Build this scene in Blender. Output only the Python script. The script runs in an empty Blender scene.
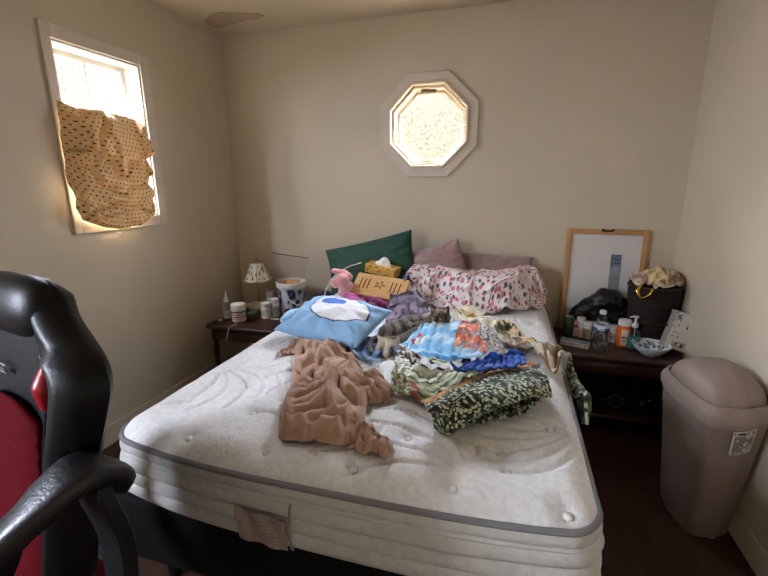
import bpy, bmesh, math, random
import numpy as np
from mathutils import Vector, Matrix, Euler, noise as mnoise

random.seed(7)
RNG = np.random.default_rng(7)
PI = math.pi
COL = bpy.context.scene.collection

# ------------------------------------------------------------------ camera model (fitted to the room's lines)
CAM_H = 1.53
FPX = 423.54
CR = np.array([[0.959, 0.285, -0.006], [-0.062, 0.229, 0.971], [-0.278, 0.931, -0.237]])
CR[0] /= np.linalg.norm(CR[0]); CR[2] -= CR[0] * CR[0].dot(CR[2]); CR[2] /= np.linalg.norm(CR[2])
CR[1] = np.cross(CR[2], CR[0]) * -1
if CR[1][2] < 0: CR[1] *= -1

def ray(px, py):
    return CR.T @ np.array([(px - 384) / FPX, -(py - 288) / FPX, 1.0])
def W(px, py, z):                       # the point of a horizontal surface at height z seen there
    d = ray(px, py); p = d * ((z - CAM_H) / d[2]); return Vector((p[0], p[1], z))
def WY(px, py, Y):                      # the point of a wall-parallel plane at depth Y
    d = ray(px, py); p = d * (Y / d[1]); return Vector((p[0], p[1], p[2] + CAM_H))
def WX(px, py, X):
    d = ray(px, py); p = d * (X / d[0]); return Vector((p[0], p[1], p[2] + CAM_H))
def depth(p):                           # metres per pixel at p
    return float(CR[2] @ np.array([p[0], p[1], p[2] - CAM_H])) / FPX

# ------------------------------------------------------------------ materials
def lin(c):
    return tuple(((v / 255) / 12.92 if v / 255 <= .04045 else ((v / 255 + .055) / 1.055) ** 2.4) for v in c)

def mat(name, rgb, rough=.6, metal=0., var=.12, vscale=12., bump=0., bscale=60., spec=.4, trans=0., ior=1.45, sheen=0., attr=None, sub=0., coat=0., rgb2=None, stretch=None):
    m = bpy.data.materials.new(name); m.use_nodes = True
    nt = m.node_tree; N = nt.nodes; L = nt.links
    b = N['Principled BSDF']
    b.inputs['Roughness'].default_value = rough; b.inputs['Metallic'].default_value = metal
    b.inputs['Specular IOR Level'].default_value = spec; b.inputs['Transmission Weight'].default_value = trans
    b.inputs['IOR'].default_value = ior; b.inputs['Sheen Weight'].default_value = sheen
    b.inputs['Coat Weight'].default_value = coat
    tc = N.new('ShaderNodeTexCoord')
    src = tc.outputs['Object']
    if stretch:
        mp = N.new('ShaderNodeMapping'); mp.inputs['Scale'].default_value = stretch
        L.new(src, mp.inputs[0]); src = mp.outputs[0]
    if attr:
        a = N.new('ShaderNodeAttribute'); a.attribute_name = attr; base = a.outputs['Color']
    else:
        r = N.new('ShaderNodeRGB'); r.outputs[0].default_value = (*lin(rgb), 1); base = r.outputs[0]
    if var > 0:
        nz = N.new('ShaderNodeTexNoise'); nz.inputs['Scale'].default_value = vscale; nz.inputs['Detail'].default_value = 4
        L.new(src, nz.inputs['Vector'])
        mx = N.new('ShaderNodeMix'); mx.data_type = 'RGBA'
        if rgb2:
            cr = N.new('ShaderNodeValToRGB'); cr.color_ramp.elements[0].position = .4; cr.color_ramp.elements[1].position = .62
            L.new(nz.outputs['Fac'], cr.inputs[0]); L.new(cr.outputs['Color'], mx.inputs['Factor'])
            L.new(base, mx.inputs[6]); mx.inputs[7].default_value = (*lin(rgb2), 1)
            base = mx.outputs[2]
        else:
            mr = N.new('ShaderNodeMapRange'); mr.inputs['From Min'].default_value = .25; mr.inputs['From Max'].default_value = .75
            mr.inputs['To Min'].default_value = 1 - var; mr.inputs['To Max'].default_value = 1 + var * .6
            L.new(nz.outputs['Fac'], mr.inputs['Value'])
            vm = N.new('ShaderNodeVectorMath'); vm.operation = 'SCALE'
            L.new(base, vm.inputs[0]); L.new(mr.outputs[0], vm.inputs['Scale'])
            base = vm.outputs[0]
    L.new(base, b.inputs['Base Color'])
    if bump > 0:
        n2 = N.new('ShaderNodeTexNoise'); n2.inputs['Scale'].default_value = bscale; n2.inputs['Detail'].default_value = 3
        L.new(src, n2.inputs['Vector'])
        bp = N.new('ShaderNodeBump'); bp.inputs['Strength'].default_value = bump; bp.inputs['Distance'].default_value = .01
        L.new(n2.outputs['Fac'], bp.inputs['Height']); L.new(bp.outputs[0], b.inputs['Normal'])
    return m

def glass_mat(name, tint=(255, 255, 255), gloss=.08, rough=.02):
    m = bpy.data.materials.new(name); m.use_nodes = True
    nt = m.node_tree; N = nt.nodes; L = nt.links
    N.remove(N['Principled BSDF'])
    t = N.new('ShaderNodeBsdfTransparent'); t.inputs[0].default_value = (*lin(tint), 1)
    g = N.new('ShaderNodeBsdfGlossy'); g.inputs['Roughness'].default_value = rough
    fr = N.new('ShaderNodeLayerWeight'); fr.inputs[0].default_value = .5
    pw = N.new('ShaderNodeMath'); pw.operation = 'POWER'; pw.inputs[1].default_value = 4.
    L.new(fr.outputs['Facing'], pw.inputs[0])
    ad = N.new('ShaderNodeMath'); ad.operation = 'MULTIPLY_ADD'; ad.inputs[1].default_value = .5; ad.inputs[2].default_value = gloss; ad.use_clamp = True
    L.new(pw.outputs[0], ad.inputs[0])
    mx = N.new('ShaderNodeMixShader'); L.new(ad.outputs[0], mx.inputs[0]); L.new(t.outputs[0], mx.inputs[1]); L.new(g.outputs[0], mx.inputs[2])
    L.new(mx.outputs[0], N['Material Output'].inputs[0])
    return m

# ------------------------------------------------------------------ scene objects
def tag(o, label, cat, group=None, kind=None):
    o['label'] = label; o['category'] = cat
    if group: o['group'] = group
    if kind: o['kind'] = kind
    return o
def thing(name, label, cat, loc=(0, 0, 0), rot=(0, 0, 0), group=None):
    o = bpy.data.objects.new(name, None); COL.objects.link(o)
    o.location = loc; o.rotation_euler = rot; o.empty_display_size = .05
    return tag(o, label, cat, group)
def link_mesh(name, me, m, parent=None, smooth=True):
    o = bpy.data.objects.new(name, me); COL.objects.link(o)
    if m is not None: me.materials.append(m)
    if parent is not None: o.parent = parent
    if smooth:
        me.polygons.foreach_set('use_smooth', [True] * len(me.polygons))
    return o
def obj(name, bm, m, parent=None, smooth=True, sharp=35):
    me = bpy.data.meshes.new(name)
    bmesh.ops.recalc_face_normals(bm, faces=bm.faces[:])
    bm.to_mesh(me); bm.free()
    o = link_mesh(name, me, m, parent, smooth)
    if smooth and sharp:
        try: me.set_sharp_from_angle(angle=math.radians(sharp))
        except Exception: pass
    return o
def struct(name, bm, m, parent=None, smooth=False):
    o = obj(name, bm, m, parent, smooth)
    if parent is None: o['kind'] = 'structure'
    return o
def dup(root, loc, rotz=None, label=None):
    r = root.copy(); COL.objects.link(r); r.location = loc
    if rotz is not None: r.rotation_euler = (0, 0, rotz)
    if label: r['label'] = label
    for ch in list(root.children):
        c = ch.copy(); COL.objects.link(c); c.parent = r
        for g in list(ch.children):
            d = g.copy(); COL.objects.link(d); d.parent = c
    return r

# ------------------------------------------------------------------ mesh helpers
def BM(): return bmesh.new()
def add_box(bm, lo, hi, bevel=0., seg=2, mtx=None):
    c = [(a + b) / 2 for a, b in zip(lo, hi)]; s = [b - a for a, b in zip(lo, hi)]
    M = Matrix.Translation(c) @ Matrix.Diagonal((*s, 1))
    r = bmesh.ops.create_cube(bm, size=1, matrix=M)
    vs = r['verts']
    if bevel > 0:
        es = list({e for v in vs for e in v.link_edges})
        g = bmesh.ops.bevel(bm, geom=es, offset=bevel, segments=seg, affect='EDGES', profile=.5)
        vs = list({v for f in g['faces'] for v in f.verts} | {v for v in vs if v.is_valid})
    if mtx is not None: bmesh.ops.transform(bm, matrix=mtx, verts=vs)
    return vs
def box(lo, hi, bevel=0., seg=2):
    bm = BM(); add_box(bm, lo, hi, bevel, seg); return bm
def add_lathe(bm, prof, seg=24, center=(0, 0, 0), sx=1., sy=1., closed=False):
    rings = []
    for r, z in prof:
        if r < 1e-6: rings.append([bm.verts.new((center[0], center[1], center[2] + z))])
        else: rings.append([bm.verts.new((center[0] + r * math.cos(2 * PI * k / seg) * sx, center[1] + r * math.sin(2 * PI * k / seg) * sy, center[2] + z)) for k in range(seg)])
    for a, b in zip(rings[:-1], rings[1:]):
        for k in range(seg):
            k2 = (k + 1) % seg
            if len(a) == 1 and len(b) == 1: continue
            if len(a) == 1: bm.faces.new((a[0], b[k], b[k2]))
            elif len(b) == 1: bm.faces.new((a[k], b[0], a[k2]))
            else: bm.faces.new((a[k], b[k], b[k2], a[k2]))
    return rings
def lathe(prof, seg=24, center=(0, 0, 0), sx=1., sy=1.):
    bm = BM(); add_lathe(bm, prof, seg, center, sx, sy); return bm
def smooth_path(pts, n=8, closed=False):
    P = [Vector(p) for p in pts]; out = []
    N = len(P); rng = range(N if closed else N - 1)
    for i in rng:
        if closed: a, b, c, d = P[(i - 1) % N], P[i], P[(i + 1) % N], P[(i + 2) % N]
        else: a, b, c, d = P[max(i - 1, 0)], P[i], P[i + 1], P[min(i + 2, N - 1)]
        for k in range(n):
            t = k / n
            out.append(.5 * ((2 * b) + (c - a) * t + (2 * a - 5 * b + 4 * c - d) * t * t + (3 * b - a - 3 * c + d) * t ** 3))
    if not closed: out.append(P[-1].copy())
    return out
def add_tube(bm, pts, r, seg=8, closed=False, flat=None, up=Vector((0, 0, 1)), caps=True):
    """sweep a circle (or flat=(w,h) rounded band) along pts; r may be a list"""
    n = len(pts); rings = []
    prevx = None
    for i, p in enumerate(pts):
        if closed: t = (pts[(i + 1) % n] - pts[i - 1])
        else: t = pts[min(i + 1, n - 1)] - pts[max(i - 1, 0)]
        t = t.normalized() if t.length > 1e-9 else Vector((0, 0, 1))
        x = t.cross(up)
        if prevx is not None and flat is None:
            x = prevx - t * prevx.dot(t)
        if x.length < 1e-4: x = t.cross(Vector((1, 0, .1)))
        x.normalize(); y = x.cross(t).normalized(); prevx = x
        rr = r[i] if isinstance(r, (list, tuple)) else r
        ring = []
        for k in range(seg):
            a = 2 * PI * k / seg
            if flat:
                ca, sa = math.cos(a), math.sin(a)
                e = .55
                ox = math.copysign(abs(ca) ** e, ca) * flat[0] * rr; oy = math.copysign(abs(sa) ** e, sa) * flat[1] * rr
            else: ox, oy = math.cos(a) * rr, math.sin(a) * rr
            ring.append(bm.verts.new(p + x * ox + y * oy))
        rings.append(ring)
    m = n if closed else n - 1
    for i in range(m):
        a, b = rings[i], rings[(i + 1) % n]
        for k in range(seg):
            k2 = (k + 1) % seg; bm.faces.new((a[k], a[k2], b[k2], b[k]))
    if not closed and caps:
        for rg in (rings[0], rings[-1]):
            try: bm.faces.new(rg)
            except ValueError: pass
    return rings
def tube(pts, r, seg=8, n=8, closed=False, flat=None, up=Vector((0, 0, 1))):
    bm = BM(); add_tube(bm, smooth_path(pts, n, closed) if n else [Vector(p) for p in pts], r, seg, closed, flat, up); return bm
def add_prism(bm, poly, y0, y1, axis='Y'):
    """extrude a polygon given in two axes along the third"""
    def mk(a, b, t): return {'Y': (a, t, b), 'X': (t, a, b), 'Z': (a, b, t)}[axis]
    v0 = [bm.verts.new(mk(a, b, y0)) for a, b in poly]; v1 = [bm.verts.new(mk(a, b, y1)) for a, b in poly]
    bm.faces.new(v0); bm.faces.new(v1[::-1]); n = len(poly)
    for i in range(n): bm.faces.new((v0[i], v1[i], v1[(i + 1) % n], v0[(i + 1) % n]))
    return v0 + v1

def grid_mesh(name, G, m, parent=None, colors=None, uvs=None, thick=0., closed_u=False, sub=0):
    """G: (nv,nu,3) array of points -> one mesh, with colours per point and uvs, optional solidify"""
    nv, nu = G.shape[:2]
    idx = np.arange(nv * nu).reshape(nv, nu)
    if closed_u:
        nxt = np.roll(idx, -1, axis=1); F = np.stack([idx[:-1], nxt[:-1], nxt[1:], idx[1:]], -1).reshape(-1, 4)
    else: F = np.stack([idx[:-1, :-1], idx[:-1, 1:], idx[1:, 1:], idx[1:, :-1]], -1).reshape(-1, 4)
    me = bpy.data.meshes.new(name)
    me.from_pydata(G.reshape(-1, 3).tolist(), [], F.tolist())
    if colors is not None:
        ca = me.color_attributes.new('Col', 'FLOAT_COLOR', 'POINT')
        c4 = np.ones((nv * nu, 4), np.float32); c4[:, :3] = colors.reshape(-1, 3)
        ca.data.foreach_set('color', c4.ravel())
    if uvs is not None:
        ul = me.uv_layers.new(name='UVMap'); li = np.empty(len(me.loops), np.int32); me.loops.foreach_get('vertex_index', li)
        ul.data.foreach_set('uv', uvs.reshape(-1, 2)[li].astype(np.float32).ravel())
    me.update()
    o = link_mesh(name, me, m, parent)
    if thick:
        s = o.modifiers.new('thickness', 'SOLIDIFY'); s.thickness = thick; s.offset = 0
    if sub:
        s = o.modifiers.new('smooth', 'SUBSURF'); s.levels = sub; s.render_levels = sub
    return o

def vnoise(x, y, z=0., seed=0, octaves=1):
    """smooth value noise, vectorised"""
    x = np.asarray(x, float); y = np.asarray(y, float); z = np.zeros_like(x) + z
    out = np.zeros_like(x); amp = 1.; tot = 0.
    for o in range(octaves):
        xi, yi, zi = np.floor(x).astype(int), np.floor(y).astype(int), np.floor(z).astype(int)
        fx, fy, fz = x - xi, y - yi, z - zi
        fx, fy, fz = (f * f * (3 - 2 * f) for f in (fx, fy, fz))
        def h(a, b, c):
            n = (a * 374761393 + b * 668265263 + c * 2147483647 + (seed + o) * 144269) & 0x7fffffff
            n = ((n ^ (n >> 13)) * 1274126177) & 0x7fffffff
            n = (n ^ (n >> 16)) & 0xffff
            return n / 65535.
        v = 0
        for dx in (0, 1):
            for dy in (0, 1):
                for dz in (0, 1):
                    v = v + h(xi + dx, yi + dy, zi + dz) * (fx if dx else 1 - fx) * (fy if dy else 1 - fy) * (fz if dz else 1 - fz)
        out += v * amp; tot += amp; amp *= .5; x = x * 2; y = y * 2; z = z * 2
    return out / tot

def cell(x, y, seed=0):
    """per-cell random value and distance to the cell's jittered centre"""
    xi, yi = np.floor(x).astype(int), np.floor(y).astype(int)
    best = np.full(np.shape(x), 9.); rid = np.zeros(np.shape(x))
    def h(a, b, s):
        n = (a * 73856093 ^ b * 19349663 ^ (s + seed) * 83492791) & 0x7fffffff
        n = ((n ^ (n >> 13)) * 1274126177) & 0x7fffffff
        return ((n ^ (n >> 15)) & 0xffff) / 65535.
    for dx in (-1, 0, 1):
        for dy in (-1, 0, 1):
            a, b = xi + dx, yi + dy
            d = np.hypot(a + .5 + (h(a, b, 1) - .5) * .7 - x, b + .5 + (h(a, b, 2) - .5) * .7 - y)
            t = d < best
            best = np.where(t, d, best); rid = np.where(t, h(a, b, 3), rid)
    return best, rid

# ------------------------------------------------------------------ cloth: a sheet squeezed into its outline until it buckles into folds
def resample(P, n):
    P = np.array([list(p) for p in P], float)
    s = np.r_[0, np.cumsum(np.linalg.norm(np.diff(P, axis=0), axis=1))]
    t = np.linspace(0, s[-1], n)
    return np.stack([np.interp(t, s, P[:, k]) for k in range(3)], 1)
def coons(bottom, top, left, right, nu, nv):
    B, T, Lf, Rt = resample(bottom, nu), resample(top, nu), resample(left, nv), resample(right, nv)
    u = np.linspace(0, 1, nu)[None, :, None]; v = np.linspace(0, 1, nv)[:, None, None]
    return ((1 - v) * B[None] + v * T[None] + (1 - u) * Lf[:, None] + u * Rt[:, None]
            - ((1 - u) * (1 - v) * B[0] + u * (1 - v) * B[-1] + (1 - u) * v * T[0] + u * v * T[-1]))
def upsample(G, k):
    def ax0(A):
        n = A.shape[0]; t = np.linspace(0, n - 1, (n - 1) * k + 1); i = np.minimum(t.astype(int), n - 2); f = (t - i)[:, None, None]
        a, b, c, d = A[np.maximum(i - 1, 0)], A[i], A[i + 1], A[np.minimum(i + 2, n - 1)]
        return .5 * (2 * b + (c - a) * f + (2 * a - 5 * b + 4 * c - d) * f ** 2 + (3 * b - a - 3 * c + d) * f ** 3)
    return ax0(ax0(G).transpose(1, 0, 2)).transpose(1, 0, 2)
def cloth(P0, su=1.25, sv=1.25, seed=1, ground=None, steps=140, iters=6, noise=.02, nscale=14., pin=.25, g=4., lift=.01, bend=.15, thk=.008, smooth=1, free=None, nz_axis=None):
    nv, nu = P0.shape[:2]
    p = P0.copy()
    r = np.random.default_rng(seed)
    nz = vnoise(P0[..., 0] * nscale + seed * 7.3, P0[..., 1] * nscale + seed * 3.1, P0[..., 2] * nscale, seed, 2)
    p[..., 2] += lift + noise * 2 * nz
    prev = p.copy(); dt = 1 / 60
    def rl(a, b): return np.linalg.norm(a - b, axis=-1)
    C = []
    for par in (0, 1):
        A, B = np.s_[:, par:nu - 1:2], np.s_[:, par + 1:nu:2]; C.append((A, B, rl(P0[A], P0[B]) * su, 1.))
        A, B = np.s_[par:nv - 1:2, :], np.s_[par + 1:nv:2, :]; C.append((A, B, rl(P0[A], P0[B]) * sv, 1.))
    s = (su + sv) / 2
    for par in (0, 1):
        A, B = np.s_[par:nv - 1:2, :-1], np.s_[par + 1:nv:2, 1:]; C.append((A, B, rl(P0[A], P0[B]) * s, .35))
        A, B = np.s_[par:nv - 1:2, 1:], np.s_[par + 1:nv:2, :-1]; C.append((A, B, rl(P0[A], P0[B]) * s, .35))
    for st in (2, 4):
        for par in range(st):
            A, B = np.s_[:, par:nu - st:2 * st], np.s_[:, par + st:nu:2 * st]; 
            la, lb = len(range(par, nu - st, 2 * st)), len(range(par + st, nu, 2 * st))
            if la and la == lb: C.append((A, B, rl(P0[A], P0[B]) * su, bend))
            A, B = np.s_[par:nv - st:2 * st, :], np.s_[par + st:nv:2 * st, :]
            la, lb = len(range(par, nv - st, 2 * st)), len(range(par + st, nv, 2 * st))
            if la and la == lb: C.append((A, B, rl(P0[A], P0[B]) * sv, bend))
    edge = np.zeros((nv, nu), bool); edge[0] = edge[-1] = True; edge[:, 0] = edge[:, -1] = True
    if free is not None: edge &= ~free
    for it in range(steps):
        vel = np.clip((p - prev) * .9, -.02, .02); prev = p.copy()
        p = p + vel; p[..., 2] -= g * dt * dt
        for k in range(iters):
            for A, B, L, w in C:
                d = p[B] - p[A]; n = np.sqrt((d * d).sum(-1)) + 1e-9
                c = d * ((n - L) / n * .5 * w)[..., None]
                p[A] += c; p[B] -= c
            if pin: p[edge, :2] += (P0[edge, :2] - p[edge, :2]) * pin
            if ground is not None:
                z = ground(p[..., 0], p[..., 1]) + thk
                hit = p[..., 2] < z
                p[..., 2] = np.where(hit, z, p[..., 2])
                p[hit, :2] += (prev[hit, :2] - p[hit, :2]) * .3
    for k in range(smooth):
        q = p.copy(); q[1:-1] = .5 * p[1:-1] + .25 * (p[:-2] + p[2:]); p = q.copy(); q[:, 1:-1] = .5 * p[:, 1:-1] + .25 * (p[:, :-2] + p[:, 2:]); p = q
    if ground is not None: p[..., 2] = np.maximum(p[..., 2], ground(p[..., 0], p[..., 1]) + thk * .7)
    return p
def drape(P0, layers, ground, seed=0, thk=.006, edge=.05, mound=0.):
    """lay a sheet on the ground in rounded, wandering folds"""
    nv, nu = P0.shape[:2]; uv = gridUV(P0); u, v = uv[..., 0], uv[..., 1]
    h = np.zeros((nv, nu))
    for k, (fu, fv, amp, warp) in enumerate(layers):
        sd = seed * 17 + k * 5
        ph = u * fu + v * fv + warp * (vnoise(u * 2.6 + sd, v * 2.6, 0, sd) - .5) * 2 + warp * .45 * (vnoise(u * 6 + sd, v * 6, 0, sd + 1) - .5) * 2
        s = np.abs(np.sin(PI * ph)); m = np.clip(1.7 * vnoise(u * 3.1 + sd, v * 3.1 + 9, 0, sd + 2) - .15, 0, 1.2)
        h += amp * ((1 - (1 - s) ** 1.6) if k % 2 == 0 else (1 - s) ** 1.8) * m
    e = np.minimum(np.minimum(u, 1 - u), np.minimum(v, 1 - v)); t = np.clip(e / edge, 0, 1); t = t * (2 - t)
    h = h * (.10 + .90 * t) + mound * np.clip(e / .3, 0, 1)
    P = P0.copy(); gu = np.gradient(h, axis=1); gv = np.gradient(h, axis=0)
    du = np.gradient(P0, axis=1); dv = np.gradient(P0, axis=0)
    P[..., 2] = np.maximum(P0[..., 2], ground(P0[..., 0], P0[..., 1]) + thk) + h
    return P
def gridUV(G):
    nv, nu = G.shape[:2]
    U, V = np.meshgrid(np.linspace(0, 1, nu), np.linspace(0, 1, nv)); return np.stack([U, V], -1)
def L3(c): return np.array(lin(c))
def paint(shape, base): 
    A = np.empty((*shape, 3)); A[:] = L3(base); return A
def put(A, mask, c):
    mask = np.clip(np.asarray(mask, float), 0, 1)[..., None]; A[:] = A * (1 - mask) + L3(c) * mask

def pillow(w, h, t, n=64, seed=1, wr=.006, ear=.03, colors=None, pinch=1.):
    """closed pillow in its own xy plane, centre at the origin; returns two grids joined as one closed-u grid"""
    u = np.linspace(-1, 1, n); U, V = np.meshgrid(u, u)
    prof = np.clip((1 - np.abs(U) ** 2.4) * (1 - np.abs(V) ** 2.4), 0, 1) ** .55
    X = U * w / 2 * (1 - .06 * pinch * (1 - V ** 2)); Y = V * h / 2 * (1 - .06 * pinch * (1 - U ** 2))
    rad = vnoise(U * 2.2 + seed, V * 2.2, 0, seed, 3) - .5
    edge = np.maximum(np.abs(U), np.abs(V))
    ang = np.arctan2(V, U)
    folds = np.sin(ang * 13 + 5 * rad) * np.clip((edge - .45) / .4, 0, 1) * np.clip((1 - edge) / .15, 0, 1)
    top = prof * t / 2 * (1 + .35 * rad) + wr * folds
    bot = -prof * t / 2 * .8
    return X, Y, top, bot, U, V
def pillow_obj(name, m, parent, w, h, t, M, n=64, seed=1, wr=.006, colfn=None, pinch=1., rest=None):
    X, Y, top, bot, U, V = pillow(w, h, t, n, seed, wr, pinch=pinch)
    T = np.stack([X, Y, top], -1); B = np.stack([X, Y, bot], -1)
    pts = np.concatenate([T.reshape(-1, 3), B.reshape(-1, 3)]); idx = np.arange(n * n).reshape(n, n)
    Ft = np.stack([idx[:-1, :-1], idx[:-1, 1:], idx[1:, 1:], idx[1:, :-1]], -1).reshape(-1, 4)
    Fb = Ft[:, ::-1] + n * n
    me = bpy.data.meshes.new(name); me.from_pydata(pts.tolist(), [], np.concatenate([Ft, Fb]).tolist())
    if colfn is not None:
        ca = me.color_attributes.new('Col', 'FLOAT_COLOR', 'POINT'); c = colfn(U, V)
        cb = paint(U.shape, (0, 0, 0)); cb[:] = c[0, 0]
        c4 = np.ones((2 * n * n, 4), np.float32); c4[:, :3] = np.concatenate([c.reshape(-1, 3), cb.reshape(-1, 3)])
        ca.data.foreach_set('color', c4.ravel())
    bm = BM(); bm.from_mesh(me); bmesh.ops.remove_doubles(bm, verts=bm.verts[:], dist=1e-5); bm.to_mesh(me); bm.free()
    o = link_mesh(name, me, m, parent)
    if parent is None: o.matrix_world = M
    else: o.matrix_local = M
    if rest is not None: settle(o, M, rest)
    return o
def settle(o, M, ground, gap=.003):
    """flatten what would sink into the surface it rests on"""
    me = o.data; nv = len(me.vertices); co = np.empty(nv * 3); me.vertices.foreach_get('co', co); co = co.reshape(-1, 3)
    Mn = np.array(M); w = co @ Mn[:3, :3].T + Mn[:3, 3]
    w[:, 2] = np.maximum(w[:, 2], ground(w[:, 0], w[:, 1]) + gap)
    co = (w - Mn[:3, 3]) @ np.linalg.inv(Mn[:3, :3]).T
    me.vertices.foreach_set('co', co.ravel()); me.update()
def frame_matrix(c, x, y):
    x = Vector(x).normalized(); y = Vector(y); y = (y - x * x.dot(y)).normalized(); z = x.cross(y)
    return Matrix(((x.x, y.x, z.x, c[0]), (x.y, y.y, z.y, c[1]), (x.z, y.z, z.z, c[2]), (0, 0, 0, 1)))

def blob_mesh(name, chains, voxel=.006, smooth=3, disp=0., dscale=30., seed=0):
    """fuse chains of spheres [(point, radius), ...] into one continuous skin"""
    bm = BM()
    for ch in chains:
        ch = [(Vector(p), r) for p, r in ch]
        if len(ch) == 1: ch = ch * 2
        for (a, ra), (b, rb) in zip(ch[:-1], ch[1:]):
            n = max(1, int((b - a).length / (min(ra, rb) * .35)))
            for k in range(n + 1):
                t = k / n
                bmesh.ops.create_icosphere(bm, subdivisions=2, radius=ra + (rb - ra) * t, matrix=Matrix.Translation(a.lerp(b, t)))
    me = bpy.data.meshes.new(name + '_src'); bm.to_mesh(me); bm.free()
    o = bpy.data.objects.new('source_blob', me); COL.objects.link(o)
    r = o.modifiers.new('r', 'REMESH'); r.mode = 'VOXEL'; r.voxel_size = voxel
    if smooth:
        s = o.modifiers.new('s', 'SMOOTH'); s.iterations = smooth; s.factor = .5
    dg = bpy.context.evaluated_depsgraph_get(); dg.update()
    out = bpy.data.meshes.new_from_object(o.evaluated_get(dg)); out.name = name
    bpy.data.objects.remove(o); bpy.data.meshes.remove(me)
    if disp:
        nv = len(out.vertices); co = np.empty(nv * 3); out.vertices.foreach_get('co', co); co = co.reshape(-1, 3)
        no = np.empty(nv * 3); out.vertex_normals.foreach_get('vector', no); no = no.reshape(-1, 3)
        d = vnoise(co[:, 0] * dscale, co[:, 1] * dscale, co[:, 2] * dscale, seed, 2) - .5
        co += no * (d * 2 * disp)[:, None]; out.vertices.foreach_set('co', co.ravel()); out.update()
    return out
def blob(name, chains, m, parent=None, voxel=.006, smooth=3, disp=0., dscale=30., seed=0, colfn=None):
    me = blob_mesh(name, chains, voxel, smooth, disp, dscale, seed)
    if colfn is not None:
        nv = len(me.vertices); co = np.empty(nv * 3); me.vertices.foreach_get('co', co); co = co.reshape(-1, 3)
        ca = me.color_attributes.new('Col', 'FLOAT_COLOR', 'POINT'); c4 = np.ones((nv, 4), np.float32); c4[:, :3] = colfn(co)
        ca.data.foreach_set('color', c4.ravel())
    me.materials.clear()
    return link_mesh(name, me, m, parent)

def text_mesh(name, body, size, m, parent, M, align='CENTER', depth=.0008):
    cu = bpy.data.curves.new(name, 'FONT'); cu.body = body; cu.size = size; cu.align_x = align; cu.align_y = 'CENTER'; cu.extrude = depth
    o = bpy.data.objects.new('source_text', cu); COL.objects.link(o)
    dg = bpy.context.evaluated_depsgraph_get(); dg.update()
    me = bpy.data.meshes.new_from_object(o.evaluated_get(dg)); me.name = name
    bpy.data.objects.remove(o)
    me.materials.clear()
    t = link_mesh(name, me, m, parent, smooth=False); t.matrix_local = M
    return t
SIDE = (-.95, -.2, 1.2, 2.2)
STC = ((54, 40, 23), (24, 14, 6), 30)
STC2 = ((62, 48, 22), (20, 13, 5), 30)
SKY, SKYC, EXPO = 30.0, (226, 236, 255), 2.05
# ================================================================== THE ROOM
XL, XR, YB, YF, ZC = -2.265, 1.04, 3.16, -1.7, 2.66
M_wall = mat('painted_wall', (200, 187, 165), rough=.85, var=.05, vscale=1.6, bump=.08, bscale=90, spec=.2)
M_ceil = mat('ceiling_paint', (200, 185, 160), rough=.9, var=.05, vscale=2, bump=.1, bscale=120, spec=.2)
M_patch = mat('ceiling_patch_paint', (176, 155, 128), rough=.9, var=.12, vscale=9, bump=.1, spec=.2)
M_trim = mat('trim_paint', (205, 194, 176), rough=.5, var=.04, vscale=5)
M_trimw = mat('window_casing_paint', (205, 192, 174), rough=.5, var=.03, vscale=5)
M_vinyl = mat('white_vinyl', (205, 200, 190), rough=.35, var=.02)
M_octf = mat('cream_vinyl', (206, 188, 160), rough=.4, var=.02)
M_floor = mat('dark_wood_floor', (66, 42, 32), rough=.5, var=.35, vscale=5, stretch=(6, .6, 1), bump=.06, bscale=30, spec=.3)
M_stucco = mat('stucco', STC[0], rough=.95, var=.45, vscale=STC[2], bump=.6, bscale=25, rgb2=STC[1])
M_stucco2 = mat('stucco_yellow', STC2[0], rough=.95, vscale=STC2[2], bump=.6, bscale=25, rgb2=STC2[1])
M_glass = glass_mat('window_glass', gloss=.03)

# floor and ceiling
struct('floor', box((XL - .2, YF - .2, -.1), (XR + .2, YB + .2, 0)), M_floor)
struct('ceiling', box((XL - .2, YF - .2, ZC), (XR + .2, YB + .2, ZC + .12)), M_ceil)
# left wall with the tall window's hole
wy0, wy1, wz0, wz1 = 1.768, 2.312, 1.345, 2.252
TH = .16
ry0, ry1, rz0, rz1 = SIDE     # unseen second window, added beside the camera to light the near side
bm = BM()
for lo, hi in (((XL - TH, YF - .2, 0), (XL, ry0, ZC)), ((XL - TH, ry1, 0), (XL, wy0, ZC)), ((XL - TH, ry0, 0), (XL, ry1, rz0)), ((XL - TH, ry0, rz1), (XL, ry1, ZC)),
               ((XL - TH, wy1, 0), (XL, YB + .2, ZC)), ((XL - TH, wy0, 0), (XL, wy1, wz0)), ((XL - TH, wy0, wz1), (XL, wy1, ZC))):
    add_box(bm, lo, hi)
struct('wall_left', bm, M_wall)
# back wall with the octagonal hole
ocx, ocz, ocr = -.610, 1.935, .288          # centre and flat-to-flat half size of the opening
oc_poly = lambda r: [(ocx + r / math.cos(PI / 8) * math.cos(PI / 8 + k * PI / 4), ocz + r / math.cos(PI / 8) * math.sin(PI / 8 + k * PI / 4)) for k in range(8)]
bm = BM()
x0, x1, z0, z1 = ocx - ocr, ocx + ocr, ocz - ocr, ocz + ocr
for lo, hi in (((XL, YB, 0), (x0, YB + TH, ZC)), ((x1, YB, 0), (XR, YB + TH, ZC)), ((x0, YB, 0), (x1, YB + TH, z0)), ((x0, YB, z1), (x1, YB + TH, ZC))):
    add_box(bm, lo, hi)
k = ocr * math.tan(PI / 8)
for sx in (-1, 1):
    for sz in (-1, 1):
        add_prism(bm, [(ocx + sx * ocr, ocz + sz * ocr), (ocx + sx * k, ocz + sz * ocr), (ocx + sx * ocr, ocz + sz * k)], YB, YB + TH)
struct('wall_back', bm, M_wall)
struct('wall_right', box((XR, YF - .2, 0), (XR + TH, YB + .2, ZC)), M_wall)
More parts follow.
